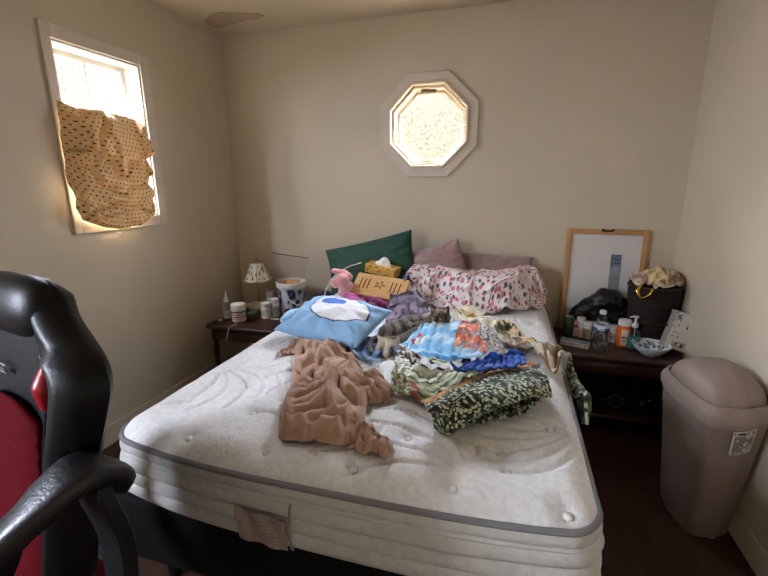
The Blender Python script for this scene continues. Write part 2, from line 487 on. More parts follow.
struct('wall_rear', box((XL, YF - TH, 0), (XR, YF, ZC)), M_wall)
# baseboards
struct('baseboard_left', box((XL, YF, 0), (XL + .014, YB, .125), .004), M_trim)
struct('baseboard_back', box((XL + .014, YB - .014, 0), (XR - .014, YB, .125), .004), M_trim)
struct('baseboard_right', box((XR - .014, YF, 0), (XR, YB, .125), .004), M_trim)
# flaking patch on the ceiling by the corner
bm = BM(); vs = []
cp = [(205, 21), (209, 16), (219, 12.5), (232, 12.8), (246, 13.5), (259, 14.3), (264, 16), (258, 18.5), (244, 20.5), (235, 23.5), (226, 26.5), (214, 27.5), (207, 25)]
lo_ = [W(x, y, ZC - .0025) for x, y in cp]
v0 = [bm.verts.new((p.x, p.y, ZC - .005)) for p in lo_]; v1 = [bm.verts.new((p.x, p.y, ZC + .001)) for p in lo_]
bm.faces.new(v0); bm.faces.new(v1[::-1])
for i in range(len(cp)): bm.faces.new((v0[i], v1[i], v1[(i + 1) % len(cp)], v0[(i + 1) % len(cp)]))
struct('ceiling_patch', bm, M_patch)

# tall window in the left wall: casing, jamb, sash, muntins, panes
w1 = bpy.data.objects.new('window_1', None); COL.objects.link(w1); w1['kind'] = 'structure'; w1.location = (XL, (wy0 + wy1) / 2, wz0)
def under(o, root):
    o.parent = root; o.matrix_parent_inverse = Matrix.Translation(root.location).inverted(); return o
bm = BM(); c = .068
for lo, hi in (((XL, wy0 - .048, wz0 - c), (XL + .018, wy0, wz1 + c)), ((XL, wy1, wz0 - c), (XL + .018, wy1 + c, wz1 + c)), ((XL, wy0, wz1), (XL + .018, wy1, wz1 + c)), ((XL, wy0, wz0 - c), (XL + .018, wy1, wz0))):
    add_box(bm, lo, hi, .004)
under(struct('casing', bm, M_trimw), w1)
bm = BM(); j = .012
for lo, hi in (((XL - TH, wy0, wz0), (XL + .006, wy0 + j, wz1)), ((XL - TH, wy1 - j, wz0), (XL + .006, wy1, wz1)), ((XL - TH, wy0, wz1 - j), (XL + .006, wy1, wz1)), ((XL - TH, wy0, wz0), (XL + .006, wy1, wz0 + j))):
    add_box(bm, lo, hi, .002)
under(struct('jamb', bm, M_vinyl), w1)
bm = BM(); s = .03; xs0, xs1 = XL - .135, XL - .105
a0, a1, b0, b1 = wy0 + j, wy1 - j, wz0 + j, wz1 - j
for lo, hi in (((xs0, a0, b0), (xs1, a0 + s, b1)), ((xs0, a1 - s, b0), (xs1, a1, b1)), ((xs0, a0 + s, b1 - s), (xs1, a1 - s, b1)), ((xs0, a0 + s, b0), (xs1, a1 - s, b0 + s))):
    add_box(bm, lo, hi, .004)
under(struct('sash', bm, M_vinyl), w1)
ym = a0 + (a1 - a0) * .5
under(struct('muntin', box((xs0 + .006, ym - .008, b0 + s), (xs1 - .006, ym + .008, b1 - s), .003), M_vinyl), w1)
for y0_, y1_ in ((a0 + s, ym - .008), (ym + .008, a1 - s)):
    under(struct('pane', box((xs0 + .012, y0_, b0 + s), (xs0 + .016, y1_, b1 - s)), M_glass), w1)

bm = BM(); c = .065
for lo, hi in (((XL - .1, ry0 - c, rz0 - c), (XL + .018, ry0 + .02, rz1 + c)), ((XL - .1, ry1 - .02, rz0 - c), (XL + .018, ry1 + c, rz1 + c)), ((XL - .1, ry0, rz1 - .02), (XL + .018, ry1, rz1 + c)), ((XL - .1, ry0, rz0 - c), (XL + .018, ry1, rz0 + .02))):
    add_box(bm, lo, hi, .004)
struct('window_added', bm, M_trimw)  # frame of the extra out-of-view window, put in for its daylight

# octagonal window in the back wall
w2 = bpy.data.objects.new('window_2', None); COL.objects.link(w2); w2['kind'] = 'structure'; w2.location = (ocx, YB, ocz)
def oct_ring(r0, r1, y0, y1, bev=0.):
    bm = BM(); A, B = oc_poly(r0), oc_poly(r1); rings = []
    rows = [(A, y1), (A, y0), (B, y0), (B, y1)]
    if bev: rows = [(A, y1), (oc_poly(r0), y0 + bev), (oc_poly(r0 + bev), y0), (oc_poly(r1 - bev), y0), (oc_poly(r1), y0 + bev), (B, y1)]
    for P_, y in rows: rings.append([bm.verts.new((x, y, z)) for x, z in P_])
    n = len(rings)
    for i in range(n):
        a, b = rings[i], rings[(i + 1) % n]
        for q in range(8): bm.faces.new((a[q], a[(q + 1) % 8], b[(q + 1) % 8], b[q]))
    return bm
under(struct('casing', oct_ring(.272, .352, YB - .020, YB, .006), M_trimw), w2)
under(struct('jamb', oct_ring(.268, .291, YB - .034, YB + TH, .005), M_octf), w2)
under(struct('sash', oct_ring(.222, .27, YB + .09, YB + .125, .006), M_octf), w2)
under(struct('bead', oct_ring(.247, .269, YB + .01, YB + .095, .005), M_octf), w2)
bm = BM(); P_ = oc_poly(.225); add_prism(bm, P_, YB + .1, YB + .105)
under(struct('pane', bm, M_glass), w2)
bm = BM(); add_box(bm, (ocx - .06, YB + .03, ocz + .222), (ocx + .05, YB + .062, ocz + .245), .005); add_box(bm, (ocx - .05, YB + .015, ocz + .228), (ocx - .01, YB + .035, ocz + .238), .003)
under(struct('latch', bm, mat('latch_metal', (128, 112, 92), rough=.4, metal=.4)), w2)
bm = BM(); add_box(bm, (ocx - .055, YB + .02, ocz - .245), (ocx + .05, YB + .05, ocz - .228), .004)
under(struct('hinge', bm, M_octf), w2)
under(struct('lock_knob', lathe([(0, -.012), (.01, -.01), (.012, 0), (.008, .01), (0, .011)], 12, (ocx + .258, YB + .01, ocz - .005)), M_octf), w2)

# the neighbouring stucco walls seen through both windows
struct('exterior_wall', box((XL - 3.2, 3.3, -.5), (XL - 3.0, 6.1, 3.15)), M_stucco)
struct('exterior_wall_far', box((-2.6, YB + 3.0, -.5), (.2, YB + 3.2, 3.2)), M_stucco2)
struct('exterior_ground', box((XL - 12, YF - 12, -.7), (XR + 10, YB + 12, -.5)), mat('dry_ground', (60, 53, 42), rough=.95))

# ================================================================== LIGHT, CAMERA
wd = bpy.data.worlds.new('daylight'); bpy.context.scene.world = wd; wd.use_nodes = True
bg = wd.node_tree.nodes['Background']; bg.inputs[0].default_value = (*lin(SKYC), 1)
wn = wd.node_tree.nodes; wl = wd.node_tree.links          # overcast sky: three times brighter overhead than at the horizon
wt = wn.new('ShaderNodeTexCoord'); ws_ = wn.new('ShaderNodeSeparateXYZ'); wm = wn.new('ShaderNodeMapRange')
wl.new(wt.outputs['Generated'], ws_.inputs[0]); wl.new(ws_.outputs['Z'], wm.inputs['Value'])
wm.inputs['From Min'].default_value = 0; wm.inputs['From Max'].default_value = 1; wm.inputs['To Min'].default_value = SKY * .33; wm.inputs['To Max'].default_value = SKY * 1.35
wl.new(wm.outputs[0], bg.inputs[1])
def portal(loc, rot, sx, sy):
    l = bpy.data.lights.new('window_portal', 'AREA'); l.shape = 'RECTANGLE'; l.size = sx; l.size_y = sy; l.cycles.is_portal = True
    o = bpy.data.objects.new('window_portal', l); COL.objects.link(o); o.location = loc; o.rotation_euler = rot
portal((XL - TH - .01, (wy0 + wy1) / 2, (wz0 + wz1) / 2), (0, -PI / 2, 0), wz1 - wz0, wy1 - wy0)
portal((ocx, YB + TH + .01, ocz), (-PI / 2, 0, 0), .58, .58)
portal((XL - TH - .01, (ry0 + ry1) / 2, (rz0 + rz1) / 2), (0, -PI / 2, 0), rz1 - rz0, ry1 - ry0)

cam = bpy.data.cameras.new('camera'); cam.sensor_fit = 'HORIZONTAL'; cam.sensor_width = 36; cam.lens = FPX / 768 * 36; cam.clip_start = .02
co_ = bpy.data.objects.new('camera', cam); COL.objects.link(co_)
co_.matrix_world = Matrix(((CR[0][0], CR[1][0], -CR[2][0], 0), (CR[0][1], CR[1][1], -CR[2][1], 0), (CR[0][2], CR[1][2], -CR[2][2], CAM_H), (0, 0, 0, 1)))
bpy.context.scene.camera = co_
sc = bpy.context.scene
sc.view_settings.view_transform = 'Standard'; sc.view_settings.look = 'None'; sc.view_settings.gamma = 1; sc.view_settings.use_curve_mapping = False
sc.view_settings.exposure = EXPO
try:
    sc.cycles.use_denoising = True; sc.cycles.max_bounces = 10; sc.cycles.diffuse_bounces = 6; sc.cycles.transparent_max_bounces = 12; sc.cycles.sample_clamp_indirect = 8
except Exception: pass
# ================================================================== BED
BX0, BX1, BY0, BY1, MZ = -1.297, .272, .995, 3.09, .728
M_ticking = mat('quilted_ticking', (228, 227, 226), rough=.85, var=.14, vscale=55, bump=.35, bscale=160, sheen=.1)
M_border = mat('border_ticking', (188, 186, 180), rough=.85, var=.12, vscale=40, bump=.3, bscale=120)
M_pipe = mat('piping_grey', (122, 120, 122), rough=.7, var=.1)
M_pipel = mat('piping_pale', (190, 188, 184), rough=.7, var=.1)
M_tuft = mat('tuft_button', (226, 224, 220), rough=.6, var=.1, vscale=200)
M_black = mat('black_base', (8, 8, 9), rough=.85, var=.2, spec=.2)
bcx, bhw = (BX0 + BX1) / 2, (BX1 - BX0) / 2
def bulge(x, y):
    t = (x - bcx) / bhw
    return y - .06 * (1 - np.clip(np.abs(t), 0, 1) ** 3) * np.clip((1.5 - (y - BY0) / .3) / 1.5, 0, 1)
def round_rect(r, n=10, inset=0.):
    pts = []
    x0, x1, y0, y1 = BX0 + inset, BX1 - inset, BY0 + inset, BY1 - inset
    for cx, cy, a0 in ((x1 - r, y0 + r, -PI / 2), (x1 - r, y1 - r, 0), (x0 + r, y1 - r, PI / 2), (x0 + r, y0 + r, PI)):
        for k in range(n + 1):
            a = a0 + k / n * PI / 2; pts.append((cx + r * math.cos(a), cy + r * math.sin(a)))
    out = []
    for i, p in enumerate(pts):
        q = pts[(i + 1) % len(pts)]; L = math.hypot(q[0] - p[0], q[1] - p[1]); m = max(1, int(L / .05))
        for k in range(m): out.append((p[0] + (q[0] - p[0]) * k / m, p[1] + (q[1] - p[1]) * k / m))
    return [(x, float(bulge(x, y))) for x, y in out]
TUFTS = []
for r_ in range(11):
    y = 1.015 + r_ * .189
    for k in range(6):
        x = -.985 + .293 * k + (-.175 if r_ % 2 else 0.) - (.0 if r_ else 0)
        if r_ % 2 == 0: x = -.985 + .293 * (k - (1 if r_ else 0)) - (.02 if r_ else 0)
        if BX0 + .055 < x < BX1 - .05 and y < BY1 - .05: TUFTS.append((x, y))
def fans():
    L = []
    def fan(ox, oy, a0, a1, n, r0, r1, curve):
        for i in range(n):
            a = math.radians(a0 + (a1 - a0) * i / (n - 1)); pts = []
            rr = r1 * (1 - .25 * abs(i - (n - 1) / 2) / n)
            for k in range(26):
                t = k / 25; r = r0 + (rr - r0) * t; b = a + curve * t * t
                pts.append((ox + r * math.cos(b), oy + r * math.sin(b)))
            L.append(np.array(pts))
    fan(-.42, 1.72, 150, 225, 7, .12, .62, .35)
    fan(.26, 1.42, 180, 262, 7, .05, .44, -.5)
    fan(-.05, 1.06, 95, 175, 5, .08, .5, .5)
    fan(-.60, 1.02, 20, 120, 6, .06, .36, .45)
    fan(-1.22, 1.5, -60, 15, 5, .08, .4, -.5)
    fan(-.75, 2.15, 160, 260, 6, .1, .5, .4)
    fan(.2, 2.0, 150, 250, 6, .1, .5, .4)
    fan(.05, 2.65, 170, 280, 6, .08, .45, .4)
    fan(-.9, 2.7, 170, 280, 6, .08, .4, .4)
    return L
def mattress_z(x, y, fine=True):
    x = np.asarray(x, float); y = np.asarray(y, float)
    fy = bulge(x, np.full_like(x, BY0))
    d = np.minimum(np.minimum(x - BX0, BX1 - x), np.minimum(y - fy, BY1 - y))
    r = np.clip(1 - d / .085, 0, 1)
    z = MZ - .040 * r ** 2.2 + .008 * (1 - r)
    for tx, ty in TUFTS:
        rr = (x - tx) ** 2 + (y - ty) ** 2
        z = z - .014 * np.exp(-rr / .038 ** 2) - .009 * np.exp(-rr / .015 ** 2)
    return z
nx, ny = 240, 320
U, V = np.meshgrid(np.linspace(0, 1, nx), np.linspace(0, 1, ny))
X = BX0 + (BX1 - BX0) * U; Y = BY0 + (BY1 - BY0) * V
rc = .085
qx = np.clip(X, BX0 + rc, BX1 - rc); qy = np.clip(Y, BY0 + rc, BY1 - rc)
dx, dy = X - qx, Y - qy; dl = np.hypot(dx, dy); f_ = np.where(dl > rc, rc / np.maximum(dl, 1e-9), 1)
X = qx + dx * f_; Y = qy + dy * f_
dd = np.clip(rc - np.minimum(dl, rc), 0, rc); inner = (dl < 1e-6)
edged = np.where(inner, np.minimum(np.minimum(X - BX0, BX1 - X), np.minimum(Y - BY0, BY1 - Y)), dd)
Y2 = bulge(X, Y)
r = np.clip(1 - edged / .085, 0, 1)
Z = MZ - .046 * r ** 2.2 + .008 * (1 - r)
for tx, ty in TUFTS:
    rr = (X - tx) ** 2 + (Y2 - ty) ** 2
    Z = Z - .016 * np.exp(-rr / .040 ** 2) - .009 * np.exp(-rr / .015 ** 2)
GD = np.full(X.shape, 1.)
for P_ in fans():
    bb = (X > P_[:, 0].min() - .03) & (X < P_[:, 0].max() + .03) & (Y2 > P_[:, 1].min() - .03) & (Y2 < P_[:, 1].max() + .03)
    xs, ys = X[bb], Y2[bb]
    if xs.size == 0: continue
    d2 = ((xs[:, None] - P_[None, :, 0]) ** 2 + (ys[:, None] - P_[None, :, 1]) ** 2).min(1)
    GD[bb] = np.minimum(GD[bb], np.sqrt(d2))
Z = Z - .012 * np.exp(-(GD / .009) ** 2) * (1 - r)
Z = Z + .004 * (vnoise(X * 16, Y2 * 16, 0, 3, 3) - .5)
mt = thing('mattress', 'white quilted pillow-top mattress with buttons, bare, on black bed base', 'mattress', (bcx, (BY0 + BY1) / 2, .45))
def loc_under(o, root):
    o.parent = root; o.matrix_parent_inverse = root.matrix_basis.inverted(); return o
loc_under(grid_mesh('top_panel', np.stack([X, Y2, Z], -1), M_ticking), mt)
def band(prof, name, m, r=.085):
    path = round_rect(r); n = len(path); bm = BM(); rings = []
    for off, z in prof:
        ring = []
        for i, (x, y) in enumerate(path):
            a, b = path[i - 1], path[(i + 1) % n]; tx, ty = b[0] - a[0], b[1] - a[1]; l = math.hypot(tx, ty) or 1
            w = off + (.0018 * math.sin(i * .9 + z * 40) if abs(off) > 1e-4 else 0)
            ring.append(bm.verts.new((x + ty / l * w, y - tx / l * w, z)))
        rings.append(ring)
    for a, b in zip(rings[:-1], rings[1:]):
        for q in range(n): bm.faces.new((a[q], a[(q + 1) % n], b[(q + 1) % n], b[q]))
    o = obj(name, bm, m, None, True, 60); return loc_under(o, mt)
PZ = MZ - .046
band([(0, PZ + .002), (.004, PZ - .008), (.010, PZ - .022), (.010, PZ - .034), (.004, PZ - .046), (0, PZ - .05)], 'pillow_top_border', M_border)
band([(.0, PZ - .05), (.014, PZ - .062), (.020, PZ - .082), (.014, PZ - .098), (.007, PZ - .102), (.016, PZ - .112), (.022, PZ - .135), (.016, PZ - .146), (.010, PZ - .15),
      (.018, PZ - .158), (.022, PZ - .176), (.016, PZ - .194), (.008, PZ - .204), (0, PZ - .216), (-.06, PZ - .218)], 'side_border', M_border)
def piping(z, r, name, m, wob=0.):
    path = [Vector((x, y, z + wob * math.sin(x * 5 + y * 3))) for x, y in round_rect(.085)]
    n = len(path); c0 = Vector((bcx, (BY0 + BY1) / 2, z))
    bm = BM(); add_tube(bm, path, r, 8, True); return loc_under(obj(name, bm, m), mt)
piping(PZ, .0095, 'piping', M_pipe, .002); piping(PZ - .05, .0105, 'piping', M_pipel, .002)
# seam on the foot end and the sewn law tag
ys_ = lambda x: float(bulge(np.array(x), np.array(BY0)))
sx_ = -.565
bm = BM(); add_tube(bm, [Vector((sx_ + .004 * math.sin(k), ys_(sx_) - .012 - (.014 if k not in (0, 9) else 0), PZ - .052 - k * .0178)) for k in range(10)], .0035, 6)
loc_under(obj('side_seam', bm, M_pipe), mt)
tg = np.empty((10, 14, 3))
for i in range(10):
    for j in range(14):
        x = sx_ - .01 - .165 * j / 13; z = PZ - .100 - .108 * i / 9 + .0
        zz = z + (.012 if (j > 11 and i < 3) else 0) + .008 * j / 13
        tg[i, j] = (x, ys_(x) - .027 - .004 * math.sin(j * .9 + i * .5) - (.012 * max(0, j - 10) / 3 if i < 4 else 0), zz)
tcol = paint((10, 14), (176, 160, 146)); 
G = upsample(tg, 4); uv = gridUV(G); tc_ = paint(G.shape[:2], (146, 132, 122))
put(tc_, (np.sin(uv[..., 1] * 60) > .25) * (vnoise(uv[..., 0] * 40, uv[..., 1] * 10, 0, 5) > .42) * (uv[..., 0] > .06) * (uv[..., 0] < .75) * .55, (84, 70, 64))
M_attr_cloth = mat('printed_cloth', (200, 200, 200), rough=.85, var=.1, vscale=60, bump=.25, bscale=220, attr='Col', sheen=.15)
loc_under(grid_mesh('law_tag', G, M_attr_cloth, None, tc_, uv, thick=.0012), mt)
tb = None
for tx, ty in TUFTS:
    z = MZ + .008 - .013
    zz = float(mattress_z(np.array([tx]), np.array([ty]))[0]) + .0005
    if tb is None:
        tb = obj('tuft_button', lathe([(0, .0075), (.006, .007), (.0115, .004), (.0135, 0), (.012, -.004), (0, -.005)], 14, sx=1, sy=1), M_tuft)
        o = tb
    else:
        o = tb.copy(); COL.objects.link(o)
    o.parent = mt; o.location = (tx - bcx, ty - (BY0 + BY1) / 2, zz - .45)
# black base with legs
bb_ = thing('bed_base', 'low black bed base under the white mattress', 'bed', (bcx, (BY0 + BY1) / 2, 0))
loc_under(obj('box_foundation', box((BX0 - .01, BY0 - .035, .2), (BX1 + .01, BY1, .4625), .03, 3), M_black), bb_)
loc_under(obj('rail', box((BX0 + .01, BY0 - .0, .165), (BX1 - .01, BY1 - .03, .2), .006), M_black), bb_)
for lx in (BX0 + .08, bcx, BX1 - .08):
    for ly in (BY0 + .1, BY1 - .12):
        loc_under(obj('leg', lathe([(.02, 0), (.024, .004), (.03, .166)], 12, (lx, ly, 0)), M_black), bb_)
# thin pale cord hanging by the foundation
hc_ = WY(281, 552, BY0 - .042)
o = obj('cord', tube([(hc_.x, BY0 - .040, .30), (hc_.x, BY0 - .044, .24), (hc_.x + .006, BY0 - .042, .16), (hc_.x + .004, BY0 - .040, .06), (hc_.x + .02, BY0 - .06, .006), (hc_.x + .09, BY0 - .09, .005)], .004, 8), mat('grey_cord', (150, 150, 150), rough=.6)); tag(o, 'thin grey cord hanging down the front of the black bed base', 'cord')
MG = lambda x, y: np.where((x > BX0) & (x < BX1) & (y > BY0 - .06) & (y < BY1), mattress_z(x, y), .2)
# ================================================================== FURNITURE
M_wood = mat('dark_cherry_wood', (62, 34, 26), rough=.35, var=.35, vscale=9, stretch=(1, 12, 12), spec=.45, coat=.15)
M_knob = mat('dark_brass', (90, 70, 45), rough=.4, metal=.7)
NZ = .53
def nightstand(label, x0, x1, y0, y1, grp):
    cx, cy = (x0 + x1) / 2, (y0 + y1) / 2; w, d = (x1 - x0) / 2, (y1 - y0) / 2
    t = thing('nightstand', label, 'nightstand', (cx, cy, 0), group=grp)
    obj('table_top', box((-w, -d, NZ - .026), (w, d, NZ), .007, 3), M_wood, t)
    bm = BM(); a = .035
    for lo, hi in (((-w + a, -d + .03, NZ - .115), (w - a, -d + .048, NZ - .026)), ((-w + a, d - .045, NZ - .115), (w - a, d - .03, NZ - .026)), ((-w + .03, -d + .05, NZ - .115), (-w + .048, d - .045, NZ - .026)), ((w - .048, -d + .05, NZ - .115), (w - .03, d - .045, NZ - .026))):
        add_box(bm, lo, hi, .003)
    obj('apron', bm, M_wood, t)
    dr = obj('drawer', box((-w + .075, -d + .014, NZ - .105), (w - .075, -d + .0305, NZ - .04), .005), M_wood, t)
    obj('knob', lathe([(0, .022), (.009, .02), (.011, .014), (.005, .006), (.007, 0)], 14), M_knob, dr)
    kn = dr.children[0]; kn.rotation_euler = (PI / 2, 0, 0); kn.location = (0, -d + .015, NZ - .072)
    obj('shelf', box((-w + .03, -d + .03, .12), (w - .03, d - .03, .14), .004), M_wood, t)
    for sx in (-1, 1):
        for sy in (-1, 1):
            bm = BM(); lx, ly = sx * (w - .045), sy * (d - .045)
            add_lathe(bm, [(.026, NZ - .03), (.026, NZ - .12), (.017, NZ - .14), (.023, NZ - .18), (.019, NZ - .24), (.013, .08), (.018, .06), (.012, .03), (.014, 0), (0, 0)], 14, (lx, ly, 0))
            obj('leg', bm, M_wood, t)
    return t
p = W(205, 325, NZ); nl = nightstand('dark wooden nightstand in the corner left of the bed', p.x, BX0 - .05, p.y + .0, YB - .03, None)
p2 = W(600, 357, NZ); nr = nightstand('dark wooden nightstand holding the framed board, right of the bed', BX1 + .06, XR - .02, p2.y, YB - .03, None)
# ------------------------------------------------------------------ trash can
M_can = mat('taupe_plastic', (142, 124, 114), rough=.5, var=.05, vscale=4, bump=.08, bscale=200)
M_candark = mat('dark_gap', (40, 34, 31), rough=.8, var=0)
M_stick = mat('printed_sticker', (200, 200, 200), rough=.5, var=0, attr='Col')
TZ = .65
cF = Vector((.775, 1.735)); cL = Vector((.712, 2.19)); cR = Vector((1.05, 1.83))
cB = Vector((1.04, 2.29))
tc0 = (cF + cL + cR + cB) / 4
def can_outline(sc_, r=.09, n=8, bow=.02):
    P = [cF, cR, cB, cL]; out = []
    P = [tc0 + (q - tc0) * sc_ for q in P]
    for i in range(4):
        a, b, c = P[i - 1], P[i], P[(i + 1) % 4]
        d0 = (a - b).normalized(); d1 = (c - b).normalized(); q0 = b + d0 * r; q1 = b + d1 * r
        for k in range(n + 1):
            t = k / n; out.append(q0 * (1 - t) ** 2 + b * 2 * t * (1 - t) + q1 * t * t)
        m = 5; e = (P[(i + 1) % 4] + (b - P[(i + 1) % 4]).normalized() * r)
        nrm = Vector(((e - q1).y, -(e - q1).x)).normalized()
        for k in range(1, m): out.append(q1.lerp(e, k / m) + nrm * bow * math.sin(PI * k / m) * .5)
    return out
def add_loft(bm, rings, cap0=True, cap1=True):
    R = [[bm.verts.new((q[0], q[1], q[2])) for q in ring] for ring in rings]
    n = len(R[0])
    for a, b in zip(R[:-1], R[1:]):
        for k in range(n): bm.faces.new((a[k], a[(k + 1) % n], b[(k + 1) % n], b[k]))
    if cap0: bm.faces.new(R[0][::-1])
    if cap1: bm.faces.new(R[-1])
    return R
base_shift = Vector((.03, .06))
def can_ring(z, s, lean=True, r=.085):
    t = z / TZ; off = base_shift * (1 - t) if lean else Vector((0, 0))
    return [(q.x + off.x, q.y + off.y, z) for q in can_outline(s, r)]
tr = thing('trash_can', 'tall taupe plastic swing-top trash can with a sticker', 'trash can', (tc0.x, tc0.y, 0))
bm = BM(); add_loft(bm, [can_ring(.0, .70), can_ring(.006, .715), can_ring(.3, .815), can_ring(TZ - .055, .93), can_ring(TZ - .05, .95), can_ring(TZ - .035, .95), can_ring(TZ - .03, .935), can_ring(TZ - .02, .94)], True, True)
loc_under(obj('body', bm, M_can, None, True, 50), tr)
bm = BM(); add_loft(bm, [can_ring(TZ - .028, .965, 0), can_ring(TZ - .026, .99, 0), can_ring(TZ + .0, 1.0, 0), can_ring(TZ + .012, .985, 0), can_ring(TZ + .03, .94, 0), can_ring(TZ + .038, .92, 0), can_ring(TZ + .038, .88, 0), can_ring(TZ + .022, .865, 0)], True, True)
lidb = loc_under(obj('lid', bm, M_can, None, True, 50), tr)
# domed swing flap: a barrel curve along its width
n_ = 28; out_ = can_outline(.845, .085); 
rings = []
for k in range(9):
    t = k / 8; s = .845 * math.cos(t * PI / 2 * .96); zz = TZ + .03 + .105 * math.sin(t * PI / 2) ** .8
    rings.append([(q.x, q.y, zz - (.012 * ((q - tc0).length / .2) if k > 0 else 0)) for q in can_outline(max(s, .05), .085 * max(s, .05) / .845)])
bm = BM(); add_loft(bm, [can_ring(TZ + .02, .845, 0)] + rings, True, True)
loc_under(obj('swing_flap', bm, M_can, None, True, 45), tr)
bm = BM(); e0 = W(688, 382, TZ + .05); 
g0 = tc0 + (cF - tc0) * .30 + (cL - tc0) * .36
ax = (cF - cL).normalized()
for k in range(1):
    add_tube(bm, [Vector((g0.x + ax.x * t, g0.y + ax.y * t, TZ + .083 - 4.2 * t * t)) for t in (-.05, -.03, -.01, .01, .03, .05)], [.002, .006, .008, .008, .006, .002], 8)
loc_under(obj('finger_grip', bm, mat('taupe_plastic_worn', (150, 130, 118), rough=.4, var=.05)), tr)
# printed sticker on the face towards the camera
def can_side(u, z):            # point on the camera-side face of the tapered body
    sc_ = .715 + (.93 - .715) * z / (TZ - .055); off = base_shift * (1 - z / TZ)
    a = tc0 + (cF - tc0) * sc_ + off; b = tc0 + (cR - tc0) * sc_ + off
    n = Vector(((b - a).y, -(b - a).x)).normalized(); q = a.lerp(b, u) + n * (.0125 * math.sin(PI * min(max((u - .28) / .44, 0), 1)) + .002)
    return (q.x, q.y, z)
Gs = np.array([[can_side(.345 + .345 * u, .485 + .112 * v + .012 * (u - .5)) for u in np.linspace(0, 1, 60)] for v in np.linspace(0, 1, 60)])
uv = gridUV(Gs); c = paint(Gs.shape[:2], (188, 182, 172)); u_, v_ = uv[..., 0], uv[..., 1]
put(c, (u_ > .07) & (u_ < .93) & (v_ > .14) & (v_ < .8) & (vnoise(u_ * 5, v_ * 5, 0, 2, 2) > .28), (112, 104, 96))
put(c, (v_ > .84) & (v_ < .95) & (u_ > .05) & (u_ < .9) & (vnoise(u_ * 30, v_ * 3, 0, 2) > .35), (60, 54, 50))
put(c, (v_ > .05) & (v_ < .13) & (u_ > .1) & (u_ < .6) & (vnoise(u_ * 30, v_ * 20, 0, 4) > .4), (66, 58, 54))
put(c, (u_ > .7) & (u_ < .92) & (v_ > .08) & (v_ < .36) & (np.sin(u_ * 110) * np.sin(v_ * 90) > 0), (205, 200, 190))
loc_under(grid_mesh('sticker', Gs, M_stick, None, c, uv, thick=.001), tr)
# ================================================================== GAMING CHAIR
M_leather = mat('black_leather', (8, 8, 9), rough=.42, var=.3, vscale=30, bump=.08, bscale=160, spec=.32)
M_leather_worn = mat('worn_black_leather', (18, 18, 20), rough=.42, var=.3, vscale=25, bump=.15, bscale=90, spec=.55, stretch=(1, 1, 3))
M_red = mat('red_fabric', (74, 2, 10), rough=.9, var=.15, vscale=60, bump=.2, bscale=200, spec=.08)
M_redv = mat('red_vinyl', (140, 8, 24), rough=.35, var=.05)
M_plastic = mat('black_plastic', (14, 14, 15), rough=.5, var=.1)
M_emb = mat('grey_embroidery', (120, 120, 124), rough=.7, var=.1)
M_chrome = mat('chrome', (170, 170, 172), rough=.2, metal=1., var=.0)
CHC = (-1.04, .64, 0); CHA = math.radians(-12)
ch = thing('gaming_chair', 'black and red racing-style gaming chair with worn padded arms', 'chair', CHC, (0, 0, CHA))
chM = Matrix.Translation(CHC) @ Matrix.Rotation(CHA, 4, 'Z'); chI = chM.inverted()
prof = [(.60, .20), (.70, .225), (.80, .24), (.93, .255), (1.0, .27), (1.07, .295), (1.13, .315), (1.165, .318), (1.195, .285), (1.22, .235), (1.25, .175), (1.28, .155), (1.31, .145), (1.325, .125), (1.335, .10)]
zs = np.linspace(.60, 1.335, 60); ws = np.interp(zs, [a for a, b in prof], [b for a, b in prof])
for k in range(2): ws[1:-1] = .25 * ws[:-2] + .5 * ws[1:-1] + .25 * ws[2:]
def back_y(z): return .13 * (z - 1.15)
rings = []
us = np.linspace(-1, 1, 25)
for z, w in zip(zs, ws):
    taper = min(1, (1.345 - z) / .05, (z - .585) / .03); y0 = back_y(z); ring = []
    for u in us:
        bol = .055 * np.clip((abs(u) - .45) / .35, 0, 1) ** 1.5 * (1 if z < 1.2 else .4)
        e = (1 - abs(u) ** 8)
        ring.append((w * u, y0 - (.035 + bol) * taper * e + .0, z))
    for u in us[::-1][1:-1]:
        ring.append((w * u, y0 + .05 * taper * (1 - abs(u) ** 6), z))
    rings.append(ring)
bm = BM(); add_loft(bm, rings); obj('backrest', bm, M_leather, ch, True, 60)
# seams along the bolsters
for sx in (-1, 1):
    pts = [Vector((sx * w * .55, back_y(z) - .045, z)) for z, w in zip(zs, ws) if z < 1.2]
    bm = BM(); add_tube(bm, pts, .003, 6); obj('seam', bm, M_leather, ch)
# headrest
hb = thing_ = None
rings = []
for k in range(21):
    t = -1 + 2 * k / 20; w = .145; s = (1 - abs(t) ** 4) ** .5 if abs(t) < 1 else 0; s = max(s, .02)
    rings.append([(w * t, back_y(1.28) - .015 + .05 * s * math.cos(a) * 1.0, 1.275 + .072 * s * math.sin(a)) for a in np.linspace(0, 2 * PI, 20, endpoint=False)])
bm = BM(); add_loft(bm, rings); obj('headrest', bm, M_leather, ch, True, 60)
# red centre panel
n1, n2 = 24, 30; G = np.empty((n2, n1, 3))
for i in range(n2):
    z = .60 + .485 * i / (n2 - 1)
    for j in range(n1):
        u = -1 + 2 * j / (n1 - 1)
        zz = z - .05 * (abs(u) ** 3) * (i / (n2 - 1)) ** 3
        G[i, j] = (.125 * u, back_y(zz) - .034 - .018 * (1 - abs(u) ** 4) - .004 * math.sin(i * 1.2) ** 2, zz)
grid_mesh('centre_panel', G, M_red, ch, thick=.012)
for sx in (-1, 1):
    me = blob_mesh('bolster_inset', [[((sx * .165, back_y(1.11) - .042, 1.095), .017), ((sx * .172, back_y(1.14) - .046, 1.135), .026), ((sx * .165, back_y(1.18) - .036, 1.175), .015)]], .005, 2)
    link_mesh('bolster_inset', me, M_redv, ch)
